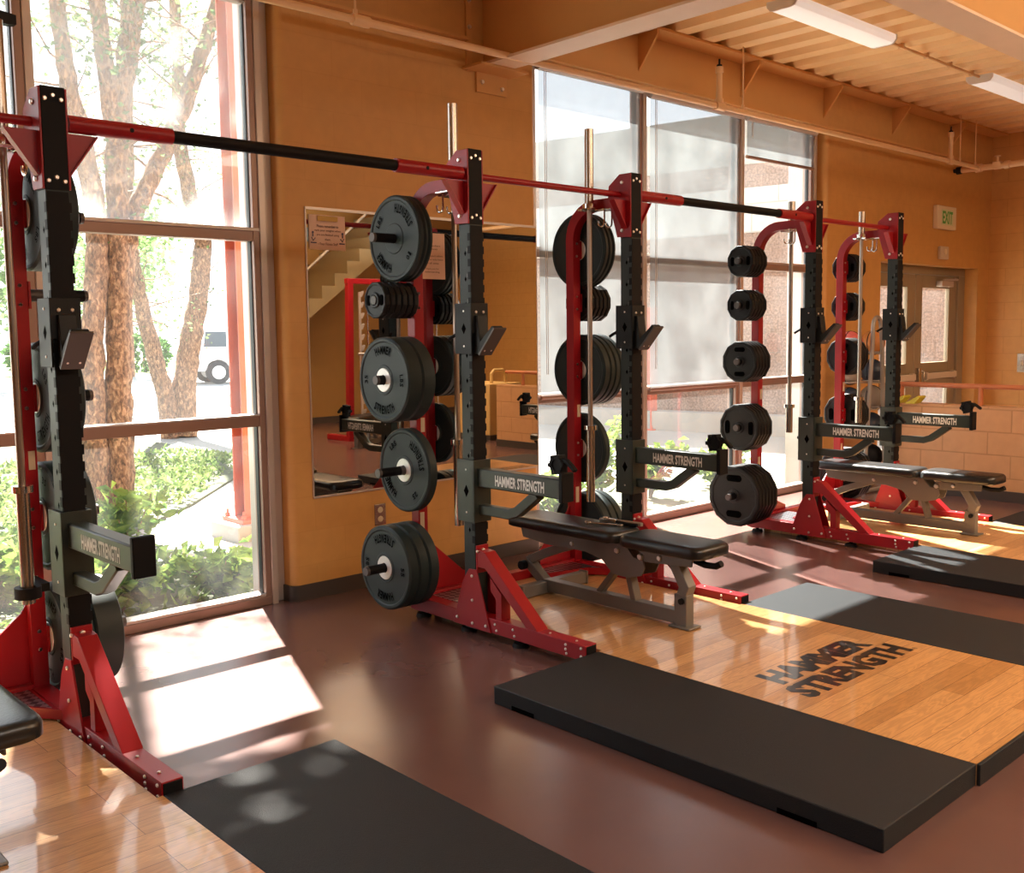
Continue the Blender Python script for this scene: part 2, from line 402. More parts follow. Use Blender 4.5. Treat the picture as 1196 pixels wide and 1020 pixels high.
P, W, H = 2.955, 1.121, 2.24           # rack pitch, post spacing, post height
XA, XB, XC, XD, XE = W-P, 0., W, P, P+W

# ================================================================== SETTING
def arc(cx, cy, r, a0, a1, n=6):
    return [(cx+r*math.cos(math.radians(a0+(a1-a0)*i/n)), cy+r*math.sin(math.radians(a0+(a1-a0)*i/n))) for i in range(n+1)]
struct(MB().box(-6, 8.7, -8.1, 1.45, -.12, 0).build('floor', m_floor))
TOP = 3.6
# pier between the windows, with bullnosed corners
pier = arc(-.285, 1.145, .045, 180, 270)+arc(1.455, 1.145, .045, 270, 360)+[(1.5, 1.42), (-.33, 1.42)]
struct(MB().prism(pier, 'z', 0, TOP).build('wall_pier', m_wallx))
pier2 = arc(5.05, 1.15, .05, 180, 270)+[(6.0, 1.1), (6.0, 1.42), (5.0, 1.42)]
wr = MB().prism(pier2, 'z', 0, TOP).box(6.0, 8.15, 1.1, 1.42, 2.03, TOP).box(8.15, 8.6, 1.1, 1.42, 0, TOP)
struct(wr.build('wall_front', m_wallx))
struct(MB().box(-6, -3.3, 1.1, 1.42, 0, TOP).build('wall_front_left', m_wallx))
struct(MB().box(-3.3, -.33, 1.12, 1.42, 3.16, TOP).box(1.5, 5.0, 1.12, 1.42, 3.19, TOP).build('wall_front_upper', m_wallx))
struct(MB().box(8.45, 8.7, -8.1, 1.1, 0, TOP).build('wall_right', m_wally))
struct(MB().box(-6.2, -6, -8.1, 1.42, 0, TOP).build('wall_left', m_bwall))
struct(MB().box(-6, 8.7, -8.3, -8.1, 0, TOP).mat(m_bwall).build('wall_back', m_bwall))
struct(MB().box(1.2, 8.44, -8.1, -8.06, 2.85, 3.06).build('trim_1', m_stripe))
# base strips follow the pier and the far walls
bb = MB()
bb.prism([(x+(x-.58)*.012, y-.008) for x, y in arc(-.285, 1.145, .045, 180, 270)+arc(1.455, 1.145, .045, 270, 360)]+[(1.51, 1.2), (-.34, 1.2)], 'z', 0, .085)
struct(bb.build('baseboard_pier', m_base))
struct(MB().prism([(x-.008, y-.008) for x, y in arc(5.05, 1.15, .05, 180, 270)]+[(6.0, 1.09), (6.0, 1.3), (4.99, 1.3)], 'z', 0, .085).build('baseboard_front', m_base))
struct(MB().box(-5.99, 8.45, -8.1, -8.08, 0, .1).build('baseboard_back', m_base))

# ceiling: corrugated steel deck, ribs running from the window wall into the room
dk = MB(); x = -6.
poly = []
while x < 8.7:
    poly += [(x, 3.47), (x+.13, 3.47), (x+.165, 3.54), (x+.265, 3.54)]; x += .3
poly += [(8.7, 3.58), (-6, 3.58)]
n = len(poly)
vs = [(a, -8.1, b) for a, b in poly]+[(a, 1.2, b) for a, b in poly]
fs = [(i, (i+1) % n, n+(i+1) % n, n+i) for i in range(n)]
dk.add(vs, fs); struct(dk.build('ceiling', m_deck, smooth=0))
struct(MB().box(-6.3, 8.8, -8.4, 1.5, 3.6, 3.7).build('roof', m_bwall))
# spandrel beam along the window wall: web, top flange and stiffener gussets
def spandrel(x0, x1, name, bx):
    b = MB().box(x0, x1, 1.105, 1.12, 3.12, 3.46)
    b.box(x0, x1, .93, 1.11, 3.45, 3.468)
    b.mat(m_pipe).box(x0, x1, 1.06, 1.12, 3.118, 3.135).mat(m_steelpaint)
    for gx in bx: b.prism([(1.105, 3.2), (1.105, 3.45), (.935, 3.45), (.935, 3.42)], 'x', gx, gx+.02)
    b2 = MB(); b2.v, b2.f, b2.mi = b.v, b.f, b.mi; b2.mats = [m_steelpaint, m_pipe]
    # index 0 in b is the pipe colour because mat() was first called with it: remap
    b2.mi = [0]*len(b.f)
    return struct(b2.build(name, None))
spandrel(-6, .92, 'beam_1', [-3.2, -1.9])
spandrel(1.25, 8.44, 'beam_2', [2.5, 3.72, 4.94, 6.16, 7.38])
# cross beam into the room, landing on the pier
cb_ = MB().mat(m_steelpaint).box(1.06, 1.08, -8.05, 1.09, 2.985, 3.46)
cb_.mat(m_beampale).box(.97, 1.17, -8.05, 1.09, 2.97, 2.985).mat(m_steelpaint).box(.97, 1.17, -8.05, 1.09, 3.45, 3.465)
cb_.box(.925, .965, 1.085, 1.099, 2.95, 3.46).box(1.0, 1.24, 1.085, 1.099, 2.84, 2.965).box(.90, 1.28, .93, 1.099, 2.955, 2.968)
for q in ((1.04, 2.90), (1.2, 2.88), (.945, 3.2), (.945, 3.35)): cb_.bolt((q[0], 1.085, q[1]), (0, -1, 0), .014, .012)
struct(cb_.build('beam_3', None))
b4 = MB().mat(m_steelpaint).box(1.09, 8.44, -1.22, -1.20, 3.0, 3.46).mat(m_beampale).box(1.09, 8.44, -1.30, -1.10, 2.985, 3.0).mat(m_steelpaint).box(1.09, 8.44, -1.30, -1.10, 3.45, 3.465)
struct(b4.build('beam_4', None))

# ------------------------------------------------------------------ windows
def win(name, x0, x1, mulls, top, hazy):
    w = tag(empty(name, (0, 0, 0)), kind='structure')
    f = MB().mat(m_alu)
    f.box(x0, x1, 1.160, 1.245, 0, .045)
    f.box(x0, x1, 1.17, 1.245, .945, 1.0).box(x0, x1, 1.168, 1.245, 1.895, 1.945)
    f.mat(m_alupale).box(x0, x1, 1.16, 1.25, 1.945, 1.962).box(x0, x1, 1.165, 1.255, .045, .06).box(x0, x1, 1.165, 1.255, 1.0, 1.008).mat(m_alu)
    f.box(x0, x1, 1.17, 1.245, top-.05, top)
    f.mat(m_gasket).box(x0, x1, 1.15, 1.17, top-.012, top+.012)
    for a, b in mulls:
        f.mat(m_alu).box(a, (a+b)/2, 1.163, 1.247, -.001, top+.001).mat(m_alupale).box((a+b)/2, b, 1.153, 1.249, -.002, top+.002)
        f.mat(m_gasket).box(b, b+.006, 1.19, 1.225, .06, top).box(a-.005, a, 1.19, 1.225, .06, top-.06)
    f.build('window_frame', None, w, bevel=.003)
    xs = [x0]+[q for m in mulls for q in m]+[x1]
    for i in range(0, len(xs), 2):
        for z0, z1, g in ((.06, .945, 0), (1.0, 1.895, 0), (1.962, top-.05, hazy)):
            MB().box(xs[i], xs[i+1], 1.205, 1.208, z0, z1).build('glass_pane', m_glasshaze if g else m_glass, w)
    return w
win('window_1', -3.3, -.39, [(-3.3, -3.22), (-1.565, -1.49), (-.458, -.39)], 3.13, 1)
win('window_2', 1.5, 5.0, [(1.5, 1.55), (2.575, 2.655), (3.775, 3.855), (4.86, 4.93)], 3.15, 0)
struct(MB().box(-.389, -.33, 1.19, 1.43, 0, 3.16).build('trim_2', m_alupale, bevel=.004))
struct(MB().box(4.93, 5.0, 1.19, 1.43, 0, 3.16).build('trim_3', m_alupale, bevel=.004))
o = MB().prism([(-1.66, 2.735), (-1.56, 2.745), (-1.56, 2.785), (-1.66, 2.80)], 'y', 1.12, 1.165).build('blind_bracket', m_blk, bevel=.003)
tag(o, 'small black bracket fixed to the mullion of the left window', 'bracket')

def shade(x0, x1, z0, z1, label):
    r = empty('roller_blind', ((x0+x1)/2, 1.14, z1))
    tag(r, label, 'blind', 'roller blinds over the right window')
    w = (x1-x0)/2
    MB().add([(-w, 0, z0-z1), (w, 0, z0-z1), (w, 0, 0), (-w, 0, 0)], [(0, 1, 2, 3)]).build('blind_cloth', m_shade, r)
    MB().tube([(-w, 0, z0-z1), (w, 0, z0-z1)], .014, 10).build('hem_bar', m_alu, r)
    MB().tube([(-w-.015, -.012, .012), (w+.015, -.012, .012)], .028, 12).build('roller_tube', m_alupale, r)
    MB().tube([(-w+.035, -.022, .0), (-w+.035, -.022, z0-z1+.15)], .0022, 6).tube([(-w+.05, -.022, .0), (-w+.05, -.022, z0-z1+.15)], .0022, 6).build('pull_cord', m_alupale, r)
shade(1.56, 2.56, .985, 3.08, 'grey mesh roller blind lowered almost fully beside the mirror pier')
shade(2.67, 3.765, .985, 3.06, 'grey mesh roller blind lowered almost fully in the middle window bay')
shade(3.865, 4.85, 2.77, 3.06, 'short grey mesh roller blind left mostly rolled up in the last bay')

# ------------------------------------------------------------------ door beyond the low wall
d1 = tag(empty('door_1', (0, 0, 0)), kind='structure')
fr = MB().box(6.0, 8.154, 1.235, 1.33, 1.95, 2.03).box(8.0, 8.154, 1.235, 1.33, 0, 1.95).box(6.0, 6.1, 1.235, 1.33, 0, 1.95)
fr.build('door_frame', m_door, d1, bevel=.004)
for (a, b) in ((6.1, 7.045), (7.055, 8.0)):
    g0, g1 = a+.15, b-.17
    lf = MB().box(a, g0, 1.26, 1.305, .01, 1.945).box(g1, b, 1.26, 1.305, .01, 1.945).box(g0, g1, 1.26, 1.305, 1.815, 1.945).box(g0, g1, 1.26, 1.305, .80, 1.04).box(g0, g1, 1.26, 1.305, .01, .2)
    l_ = lf.build('door_leaf', m_door, d1, bevel=.003)
    MB().box(g0, g1, 1.28, 1.285, 1.04, 1.815).box(g0, g1, 1.28, 1.285, .2, .80).build('door_glass', m_glass, l_)
    MB().box(g0+.06, b-.03, 1.215, 1.235, .87, .93).box(g0+.06, g0+.1, 1.22, 1.262, .86, .94).box(b-.09, b-.05, 1.22, 1.262, .86, .94).build('panic_bar', m_plastic, l_, bevel=.004)
    MB().box(a+.03, a+.09, 1.22, 1.262, .84, .99).tube([(a+.06, 1.21, .96), (a+.06, 1.18, .95), (a+.06, 1.18, .84), (a+.06, 1.21, .83)], .011, 8).build('door_handle', m_steel, l_, bevel=.003)
MB().box(7.5, 7.78, 1.19, 1.255, 1.83, 1.89).tube([(7.55, 1.2, 1.9), (7.8, 1.16, 1.905), (7.95, 1.25, 1.92)], .012, 6).build('door_closer', m_alupale, d1, bevel=.004)

# low wall with its salmon handrail
struct(MB().box(5.35, 5.52, -3.6, .63, 0, .762).build('wall_low', m_low))
struct(MB().box(5.335, 5.35, -3.6, .63, 0, .085).build('baseboard_low', m_base))
hr = empty('handrail', (5.43, 0, .762)); tag(hr, 'salmon pink pipe handrail standing on the low block wall', 'handrail')
MB().tube([(0, .62, .158), (0, -3.5, .158)], .021, 14).build('rail', m_rail, hr)
for py in (.59, -.088, -1.12, -2.15, -3.2): MB().tube([(0, py, 0), (0, py, .15)], .02, 12).build('rail_post', m_rail, hr)
ys = MB().prism([(-.07, 0), (.05, .07), (.07, .06), (.02, 0)], 'x', 0, .12)
def ywedge(y, lab):
    o = ys.build('yellow_wedge', m_yellow, None, bevel=.004); o.location = (5.38, y, .764); o.rotation_euler = (0, 0, PI); tag(o, lab, 'wedge block', 'yellow wedges on the low wall')
ywedge(.545, 'yellow plastic wedge on the low wall, nearer the post')
ywedge(.415, 'yellow plastic wedge on the low wall, farther from the post')

# ================================================================== RACK
T0 = lambda s, x: s*x
def make_rack():
    r = empty('half_rack', (0, 0, 0))
    c = .038
    for px, s in ((0., -1), (W, 1)):                    # s = outward direction
        up = MB().mat(m_upr).box(px-c, px+c, -c, c, .03, H-.004)
        up.mat(m_nylon).box(px-c, px+c, -c, c, H-.004, H)
        up.box(px-c-.001, px+c+.001, -c-.001, c, 1.905, H+.001)
        u = up.build('upright', None, r, bevel=.003)
        comb = [(px-c+.004, .42)]
        zz = []; z = .44
        while z < 1.88: zz += [(c-.002, z), (c+.0045, z), (c+.0045, z+.034), (c-.002, z+.034)]; z += .058
        comb = [(px-c+.004, .42), (px+c-.004, .42)]+[(px+u, v) for u, v in zz]+[(px+c-.004, 1.90), (px-c+.004, 1.90)]+[(px-u+(.0033 if u > c else 0), v) for u, v in zz[::-1]]
        MB().prism(comb, 'y', -c-.003, -c+.017).build('notched_strip', m_nylon, u, smooth=0)
        hl = MB().mat(m_hole_shade)
        z = .5; k = 1
        while z < 1.88:
            for e in (-1, 1):
                x = px+e*(c+.0006)
                hl.add([(x, -.012, z), (x, -.004, z+.013), (x, .004, z), (x, -.004, z-.013)], [(0, 1, 2, 3)])
            z += .116
        hl.mat(m_bench)
        z = .515; k = 1
        while z < 1.86:
            vs, fs = textmesh(str(k), .024)
            hl.add([(a, b, 0) for a, b, _ in vs], fs, FR((0, -1, 0), (0, 0, 1), (px-c-.0009, -.022, z)))
            z += .116; k += 1
        hl.build('hole_markings', None, u, smooth=0)
        # red head plates either side of the post
        g = MB().mat(m_red)
        hp = [(-.038, H-.002), (.04, H), (.116, 2.185), (.12, 2.12), (.056, 1.912), (-.038, 1.908)]
        for e in (-1, 1):
            g.prism(hp, 'x', px+e*.039, px+e*.046)
            for y, z in ((.02, 2.195), (.02, 1.945), (.09, 2.15)): g.bolt((px+e*.046, y, z), (e, 0, 0), .011, .008)
        for z in (2.2, 1.935):
            for e in (-1, 0, 1): g.bolt((px+e*.026, -c-.001, z+(.012 if e == 0 else 0)), (0, -1, 0), .009, .005)
        g.build('head_plate', None, r, bevel=.0015)
        # storage post: up, round the bend and forward to the head plates
        path = [(px, .425, .03), (px, .425, 1.92)]+[(px, .245+.18*math.cos(a), 1.92+.18*math.sin(a)) for a in [PI/2*i/8 for i in range(1, 9)]]+[(px, .03, 2.10)]
        sp = MB().mat(m_red).tube(path, .03, sx=(.056, .056), up=(1, 0, 0))
        for z in (1.87, 1.575, 1.195, .747, .281):
            for dz in (-.035, .035):
                for e in (-1, 1): sp.bolt((px-s*.0 + e*.014*0, .425-.028, z+dz), (0, -1, 0), .008, .006)
        sp.mat(m_plastic).box(px-.02, px+.006, .395, .397, .44, .53).box(px-.004, px+.02, .395, .397, .93, 1.0)
        sp.build('storage_post', None, r, bevel=.003)
        for z in (1.87, 1.575, 1.195, .747, .281):
            L = .335 if z < .3 else .25
            pg = MB().mat(m_red).box(px+s*.028, px+s*.036, .39, .46, z-.05, z+.05)
            pg.mat(m_nylon).cyl((px+s*.03, .425, z), (px+s*(L-.012), .425, z), .0225, 18)
            pg.mat(m_wear).cyl((px+s*(L-.014), .425, z), (px+s*L, .425, z), .0235, 18, .021)
            pg.cyl((px+s*.036, .425, z), (px+s*.12, .425, z), .0232, 18)
            pg.build('weight_peg', None, r)
        # side foot
        sf = MB().mat(m_red).box(px-.036, px+.032, -.735, .47, .036, .104)
        sf.mat(m_nylon).box(px-.032, px+.028, -.738, -.73, .04, .10).mat(m_red)
        tri = [(.004, .315), (-.05, .318), (-.145, .036), (.125, .036), (.05, .25)]
        for e in (-1, 1):
            sf.prism(tri, 'x', px+e*.040-.003, px+e*.040+.004)
            for y, z in ((-.022, .285), (-.022, .17), (.09, .07), (-.02, .06), (-.115, .065)): sf.bolt((px+e*.044, y, z), (e, 0, 0), .009, .007)
        for y, z in ((-.17, .082), (-.18, .055), (-.29, .082), (-.3, .055), (-.62, .088), (-.62, .068), (-.625, .05), (-.71, .09), (-.71, .055)):
            sf.bolt((px-.036, y, z), (-1, 0, 0), .0075, .006)
            sf.bolt((px+.032, y, z), (1, 0, 0), .0075, .006)
        for y in (-.5, -.66): sf.bolt((px-.01, y, .104), (0, 0, 1), .007, .006)
        sf.build('side_foot', None, r, bevel=.002)
        # front brace: broad channel leaning from the post down to the foot, with an upright web behind
        br = MB().mat(m_red)
        br.prism([(-.042, .41), (-.098, .405), (-.445, .104), (-.375, .104), (-.10, .33), (-.042, .33)], 'x', px-.034, px+.034)
        br.prism([(-.13, .29), (-.205, .225), (-.205, .104), (-.165, .104), (-.165, .2), (-.13, .23)], 'x', px-.028, px+.028)
        br.box(px-.036, px+.036, -.05, -.040, .30, .43)
        br.bolt((px, -.05, .405), (0, -1, 0), .013, .01).bolt((px-.036, -.055, .405), (-1, 0, 0), .008, .007)
        br.build('front_brace', None, r, bevel=.002)
        # flared rear gusset and tread-plate step on the inner side
        i = -s
        gs = MB().prism([(px+i*.028, .115), (px+i*.028, .42), (px+i*.05, .385), (px+i*.285, .183), (px+i*.40, .14), (px+i*.40, .115)], 'y', .436, .446)
        gs.build('rear_gusset', m_red, r, bevel=.0015)
        sp_ = MB().mat(m_red).prism([(px+i*.032, .445), (px+i*.38, .445), (px+i*.38, .27), (px+i*.13, .20), (px+i*.032, .06)], 'z', .086, .098)
        sp_.tube([(px+i*.38, .27, .094), (px+i*.13, .20, .094), (px+i*.032, .06, .094)], .01, sx=(.012, .035))
        sp_.mat(m_tread).prism([(px+i*.05, .43), (px+i*.36, .43), (px+i*.36, .29), (px+i*.14, .225), (px+i*.05, .11)], 'z', .098, .1005)
        sp_.build('tread_step', None, r)
        for y in (.41, .06, -.3):
            MB().cyl((px-s*.002, y, 0), (px-s*.002, y, .018), .04, 16, .034).cyl((px-s*.002, y, .018), (px-s*.002, y, .04), .012, 10).build('foot_pad', m_nylon, r)
        # wing plate with a turned flange, and band hooks under the bend
        for e in (-1, 1):
            wg = MB().mat(m_red).prism([(px+e*.046, 2.10), (px+e*.15, 2.10), (px+e*.047, 1.95)], 'y', -.004, .004)
            wg.mat(m_red).tube([(px+e*.15, 0, 2.098), (px+e*.05, 0, 1.955)], .01, sx=(.005, .036), up=(0, 1, 0))
            wg.build('wing_plate', None, r)
        for dx in (-.03, .03):
            hk = MB().tube([(px+dx, .16, 2.07), (px+dx, .16, 2.0)]+[(px+dx, .16+.022*(1-math.cos(a)), 2.0-.022*math.sin(a)) for a in [PI*j/8 for j in range(1, 9)]]+[(px+dx, .204, 2.012)], .0045, 8)
            hk.cyl((px+dx, .16, 2.065), (px+dx, .16, 2.075), .011, 8).box(px+dx-.012, px+dx+.012, .10, .20, 2.066, 2.071)
            hk.build('band_hook', m_chrome, r)
        # clip that carries the upright barbell
        cl = MB().box(px+i*.028, px+i*.045, .17, .27, 2.062, 2.074).box(px+i*.045, px+i*.125, .17, .20, 2.062, 2.074).box(px+i*.045, px+i*.125, .24, .27, 2.062, 2.074)
        cl.build('bar_clip', m_chrome, r, bevel=.002)
    MB().box(.028, W-.028, .40, .455, .05, .115).build('rear_crossmember', m_red, r, bevel=.003)
    MB().tube([(.04, .045, 2.135), (W-.04, .045, 2.135)], .0165, 14).build('crossbar', m_red, r)
    return r

rackM = make_rack()
tag(rackM, 'red and black half rack in the middle, beside the mirror pier', 'squat rack', 'half racks along the windows')
rackN = copy_tree(rackM); rackN.location = (-P, 0, 0); tag(rackN, 'red and black half rack nearest the camera by the left window', 'squat rack')
rackF = copy_tree(rackM); rackF.location = (P, 0, 0); tag(rackF, 'red and black half rack farthest away before the low wall', 'squat rack')

def pullup(x0, x1, label, n=None):
    r = empty('pull_up_bar', (x0, 0, 2.133)); tag(r, label, 'pull-up bar', 'pull-up bars joining the racks')
    L = x1-x0
    for a, b, e in ((.055, .42, 1), (L-.055, L-.42, -1)):
        s = MB().mat(m_red).tube([(a, -.0, 0), (b, -.0, 0)], .0295, 18)
        s.mat(m_nylon).cyl((a+e*.21, -.031, 0), (a+e*.21, -.026, 0), .008, 10)
        s.build('end_sleeve', None, r)
    MB().tube([(.41, 0, 0), (L-.41, 0, 0)], .0235, 18).build('grip', m_nylon, r)
pullup(XA, XB, 'thick pull-up bar with black grip between nearest and middle racks')
pullup(XC, XD, 'thick pull-up bar with black grip between middle and far racks')

# ------------------------------------------------------------------ J hooks and safety arms
def make_jhook():
    r = empty('j_hook', (0, 0, 0)); c = .051
    b = MB().mat(m_blk).box(-c, -c+.006, -c, c+.012, -.115, .115).box(c-.006, c, -c, c+.012, -.115, .115).box(-c, c, -c-.002, -c+.006, -.02, .115)
    b.mat(m_hole_shade).add([(-c-.0006, -.016, 0), (-c-.0006, .0, .026), (-c-.0006, .016, 0), (-c-.0006, .0, -.026)], [(0, 1, 2, 3)])
    b.add([(c+.0006, -.016, 0), (c+.0006, .0, .026), (c+.0006, .016, 0), (c+.0006, .0, -.026)], [(3, 2, 1, 0)])
    for z in (.08, -.08): b.bolt((-c, 0, z), (-1, 0, 0), .006, .003)
    for x in (-.022, .022): b.bolt((x, -c-.002, .075), (0, -1, 0), .008, .004)
    b.build('hook_sleeve', None, r, bevel=.002)
    k = MB().mat(m_blk).prism([(-.046, .06), (-.046, -.115), (-.085, -.115), (-.185, .0), (-.168, .012), (-.085, -.06), (-.07, .06)], 'x', -.03, .03)
    k.build('hook_arm', None, r, bevel=.003)
    MB().mat(m_wear).prism([(-.088, -.122), (-.193, -.003), (-.187, .003), (-.082, -.116)], 'x', -.038, .038).bolt((-.02, -.105, -.10), (0, -.75, -.65), .005, .003).bolt((.02, -.105, -.10), (0, -.75, -.65), .005, .003).cyl((-.015, -.06, -.05), (.015, -.06, -.05), .012, 10).build('wear_plate', None, r)
    MB().tube([(-.03, .06, -.02), (-.055, .085, -.04), (-.06, .10, -.05)], .008, 8).build('lock_lever', m_nylon, r)
    return r
jh = make_jhook()
def make_arm():
    r = empty('safety_arm', (0, 0, 0)); c = .052
    b = MB().mat(m_arm).box(-c, -c+.007, -c, c+.014, -.145, .145).box(c-.007, c, -c, c+.014, -.145, .145).box(-c, c, -c-.003, -c+.007, -.145, .145)
    b.mat(m_hole_shade)
    for x, o in ((-c-.0006, 1), (c+.0006, -1)): b.add([(x, -.018, -.0), (x, 0, .03), (x, .018, 0), (x, 0, -.03)], [(0, 1, 2, 3)])
    for z in (.1, -.1): b.bolt((-c, 0, z), (-1, 0, 0), .006, .003)
    b.build('arm_sleeve', None, r, bevel=.003)
    MB().mat(m_arm).box(-.031, .031, -.585, -.045, .022, .108).build('arm_beam', None, r, bevel=.006)
    MB().box(-.036, .036, -.605, -.583, .008, .135).build('end_plate', m_nylon, r, bevel=.004)
    MB().tube([(0, -.045, -.085), (0, -.25, -.085), (0, -.30, -.068), (0, -.43, .026)], .02, sx=(.046, .046), up=(1, 0, 0)).build('arm_brace', m_arm, r, bevel=.005)
    MB().tube([(0, .06, .0), (0, .10, 0)], .01, 8).build('lock_pin', m_nylon, r)
    for e in (-1, 1):
        t = MB(); fit_text(t, 'HAMMER STRENGTH', .315, .05, FR((0, -e*-1*-1 if False else (-1 if e < 0 else 1), 0), (0, 0, 1), (e*.0318, -.335, .063)), bold=.03)
        t.build('lettering', m_white, r, smooth=0)
    return r
am = make_arm()
def make_collar():
    r = empty('barbell_collar', (0, 0, 0))
    ring = MB().lathe([(-.018, .024), (-.018, .036), (-.014, .041), (.014, .041), (.018, .036), (.018, .024), (-.018, .024)], 20, cap=False)
    for k in range(6):
        a = 2*PI*k/6; ring.box(-.02, .02, .037*math.cos(a)-.009, .037*math.cos(a)+.009, .037*math.sin(a)-.009, .037*math.sin(a)+.009)
    ring.cyl((-.012, 0, 0), (.012, 0, 0), .026, 16)
    ring.build('collar_ring', m_nylon, r, bevel=.002)
    MB().tube([(0, -.03, .02), (.0, -.055, .012), (.0, -.082, -.012), (0, -.098, -.03)], .011, sx=(.022, .016)).build('collar_lever', m_nylon, r, bevel=.003)
    return r
co = make_collar()
posts = [(XA, 'left window rack', 'A'), (XB, 'middle rack, left post', 'B'), (XC, 'middle rack, right post', 'C'), (XD, 'far rack, left post', 'D'), (XE, 'far rack, right post', 'E')]
PN = {'A': 'right post of the nearest rack', 'B': 'left post of the middle rack', 'C': 'right post of the middle rack', 'D': 'left post of the far rack', 'E': 'right post of the far rack'}
first = True
for x, _, k in posts:
    j = jh if first else copy_tree(jh); a = am if first else copy_tree(am)
    j.location = (x, 0, 1.435); tag(j, 'black j-hook clamped on the '+PN[k], 'bar hook', 'j-hooks on the rack posts')
    a.location = (x, 0, .685); tag(a, 'dark safety arm with white lettering on the '+PN[k], 'safety arm', 'safety arms on the rack posts')
    if k != 'A':
        c_ = co if k == 'B' else copy_tree(co)
        c_.location = (x-.004, -.552, .852); c_.rotation_euler = (random.uniform(-.25, .2), 0, random.uniform(-.15, .15))
        tag(c_, 'black barbell collar on the arm tip at the '+PN[k], 'barbell collar', 'collars on the safety arms')
    first = False

# ------------------------------------------------------------------ barbells stored upright
def make_bar(S=.40):
    r = empty('barbell', (0, 0, 0))
    MB().cyl((0, 0, .40), (0, 0, 1.60), .0135, 14).build('shaft', m_knurl, r)
    for z0, z1, zf, o in ((.40-S, .40, .40, 0), (1.62, 1.62+S, 1.60, 1)):
        s = MB().mat(m_steel).cyl((0, 0, z0), (0, 0, z1), .0235, 18)
        s.mat(m_chrome).cyl((0, 0, zf), (0, 0, zf+.024), .036, 20)
        s.mat(m_nylon).cyl((0, 0, z1 if o else z0-.001), (0, 0, (z1 if o else z0)+.001), .016, 12)
        s.build('sleeve', None, r)
    return r
bar = make_bar(); short = make_bar(.17)
bx = {'A': XA-.085, 'B': XB+.085, 'C': XC-.085, 'D': XD+.085, 'E': XE-.085}
PNB = {'A': 'steel barbell stored upright against the nearest rack', 'B': 'steel barbell stored upright on the left of the middle rack',
       'C': 'steel barbell stored upright on the right of the middle rack', 'D': 'steel barbell stored upright on the left of the far rack', 'E': 'steel barbell stored upright on the right of the far rack'}
for i, k in enumerate('ABCDE'):
    b = {'A': bar, 'D': short}.get(k) or copy_tree(short if k == 'E' else bar)
    b.location = (bx[k], .22, .475); tag(b, PNB[k], 'barbell', 'barbells stored upright on the racks')
# ring that steadies the foot of the nearest bar
o = MB().lathe([(-.02, .026), (-.02, .045), (.02, .045), (.02, .026), (-.02, .026)], 20, cap=False, T= FR((0, 0, 1), (1, 0, 0), (0, 0, 0)) @ Matrix.Rotation(PI/2, 4, 'Z') if False else Matrix.Rotation(-PI/2, 4, 'Y')).box(.03, .085, .03, .19, -.015, .015).build('bar_guide', m_nylon, rackN)
o.location = (W-.085, .22, .515)

# ------------------------------------------------------------------ weight plates
def make_bumper(d, t, txts=None, rot=0., hub=True, face=-1):
    """round rubber bumper; axis x, outer face at local 0 towards `face`, body towards the other side"""
    r = empty('bumper_plate', (0, 0, 0)); R = d/2; f = face
    pr = [(0, .025), (0, R*.34), (.003, R*.36), (.003, R*.87), (-.002, R*.9), (-.002, R*.955), (.006, R), (t-.006, R), (t, R*.955), (t, R*.2), (t, .025), (0, .025)]
    pr = [(-f*a, b) for a, b in pr]
    MB().lathe(pr, 48, cap=False).build('rubber_disc', m_rub, r)
    if hub:
        MB().lathe([(0, .025), (f*.003, .025), (f*.003, R*.27), (0, R*.28)], 32, cap=False).build('hub_disc', m_hub, r)
    if txts:
        tx = MB()
        for s, ang, w, h, rad in txts:
            A = Matrix.Rotation(rot, 4, 'X')
            up = Vector((0, math.sin(ang), math.cos(ang)))
            ctr = up*rad*R
            # letters follow the disc: each is set on its own spoke
            n_ = len(s); span = w*R/(rad*R)
            bottom = math.cos(ang) < -.5
            for i_, ch in enumerate(s):
                if ch == ' ': continue
                tt = ((i_+.5)/n_-.5)*span*(-1 if not bottom else 1)*(1)
                th = ang+tt*(1 if f < 0 else -1)
                u = Vector((0, math.sin(th), math.cos(th))); pos = A @ (u*rad*R)
                u = A @ u
                ey = -u if bottom else u
                ex = ey.cross(Vector((f, 0, 0)))
                fit_text(tx, ch, w*R/n_*(.5 if ch in '1I' else .8), h*R, FR(ex, ey, pos+Vector((f*.0005-f*0+ (0), 0, 0))), bold=.03)
        tx.build('embossed_lettering', m_rubtext, r, smooth=0)
    return r
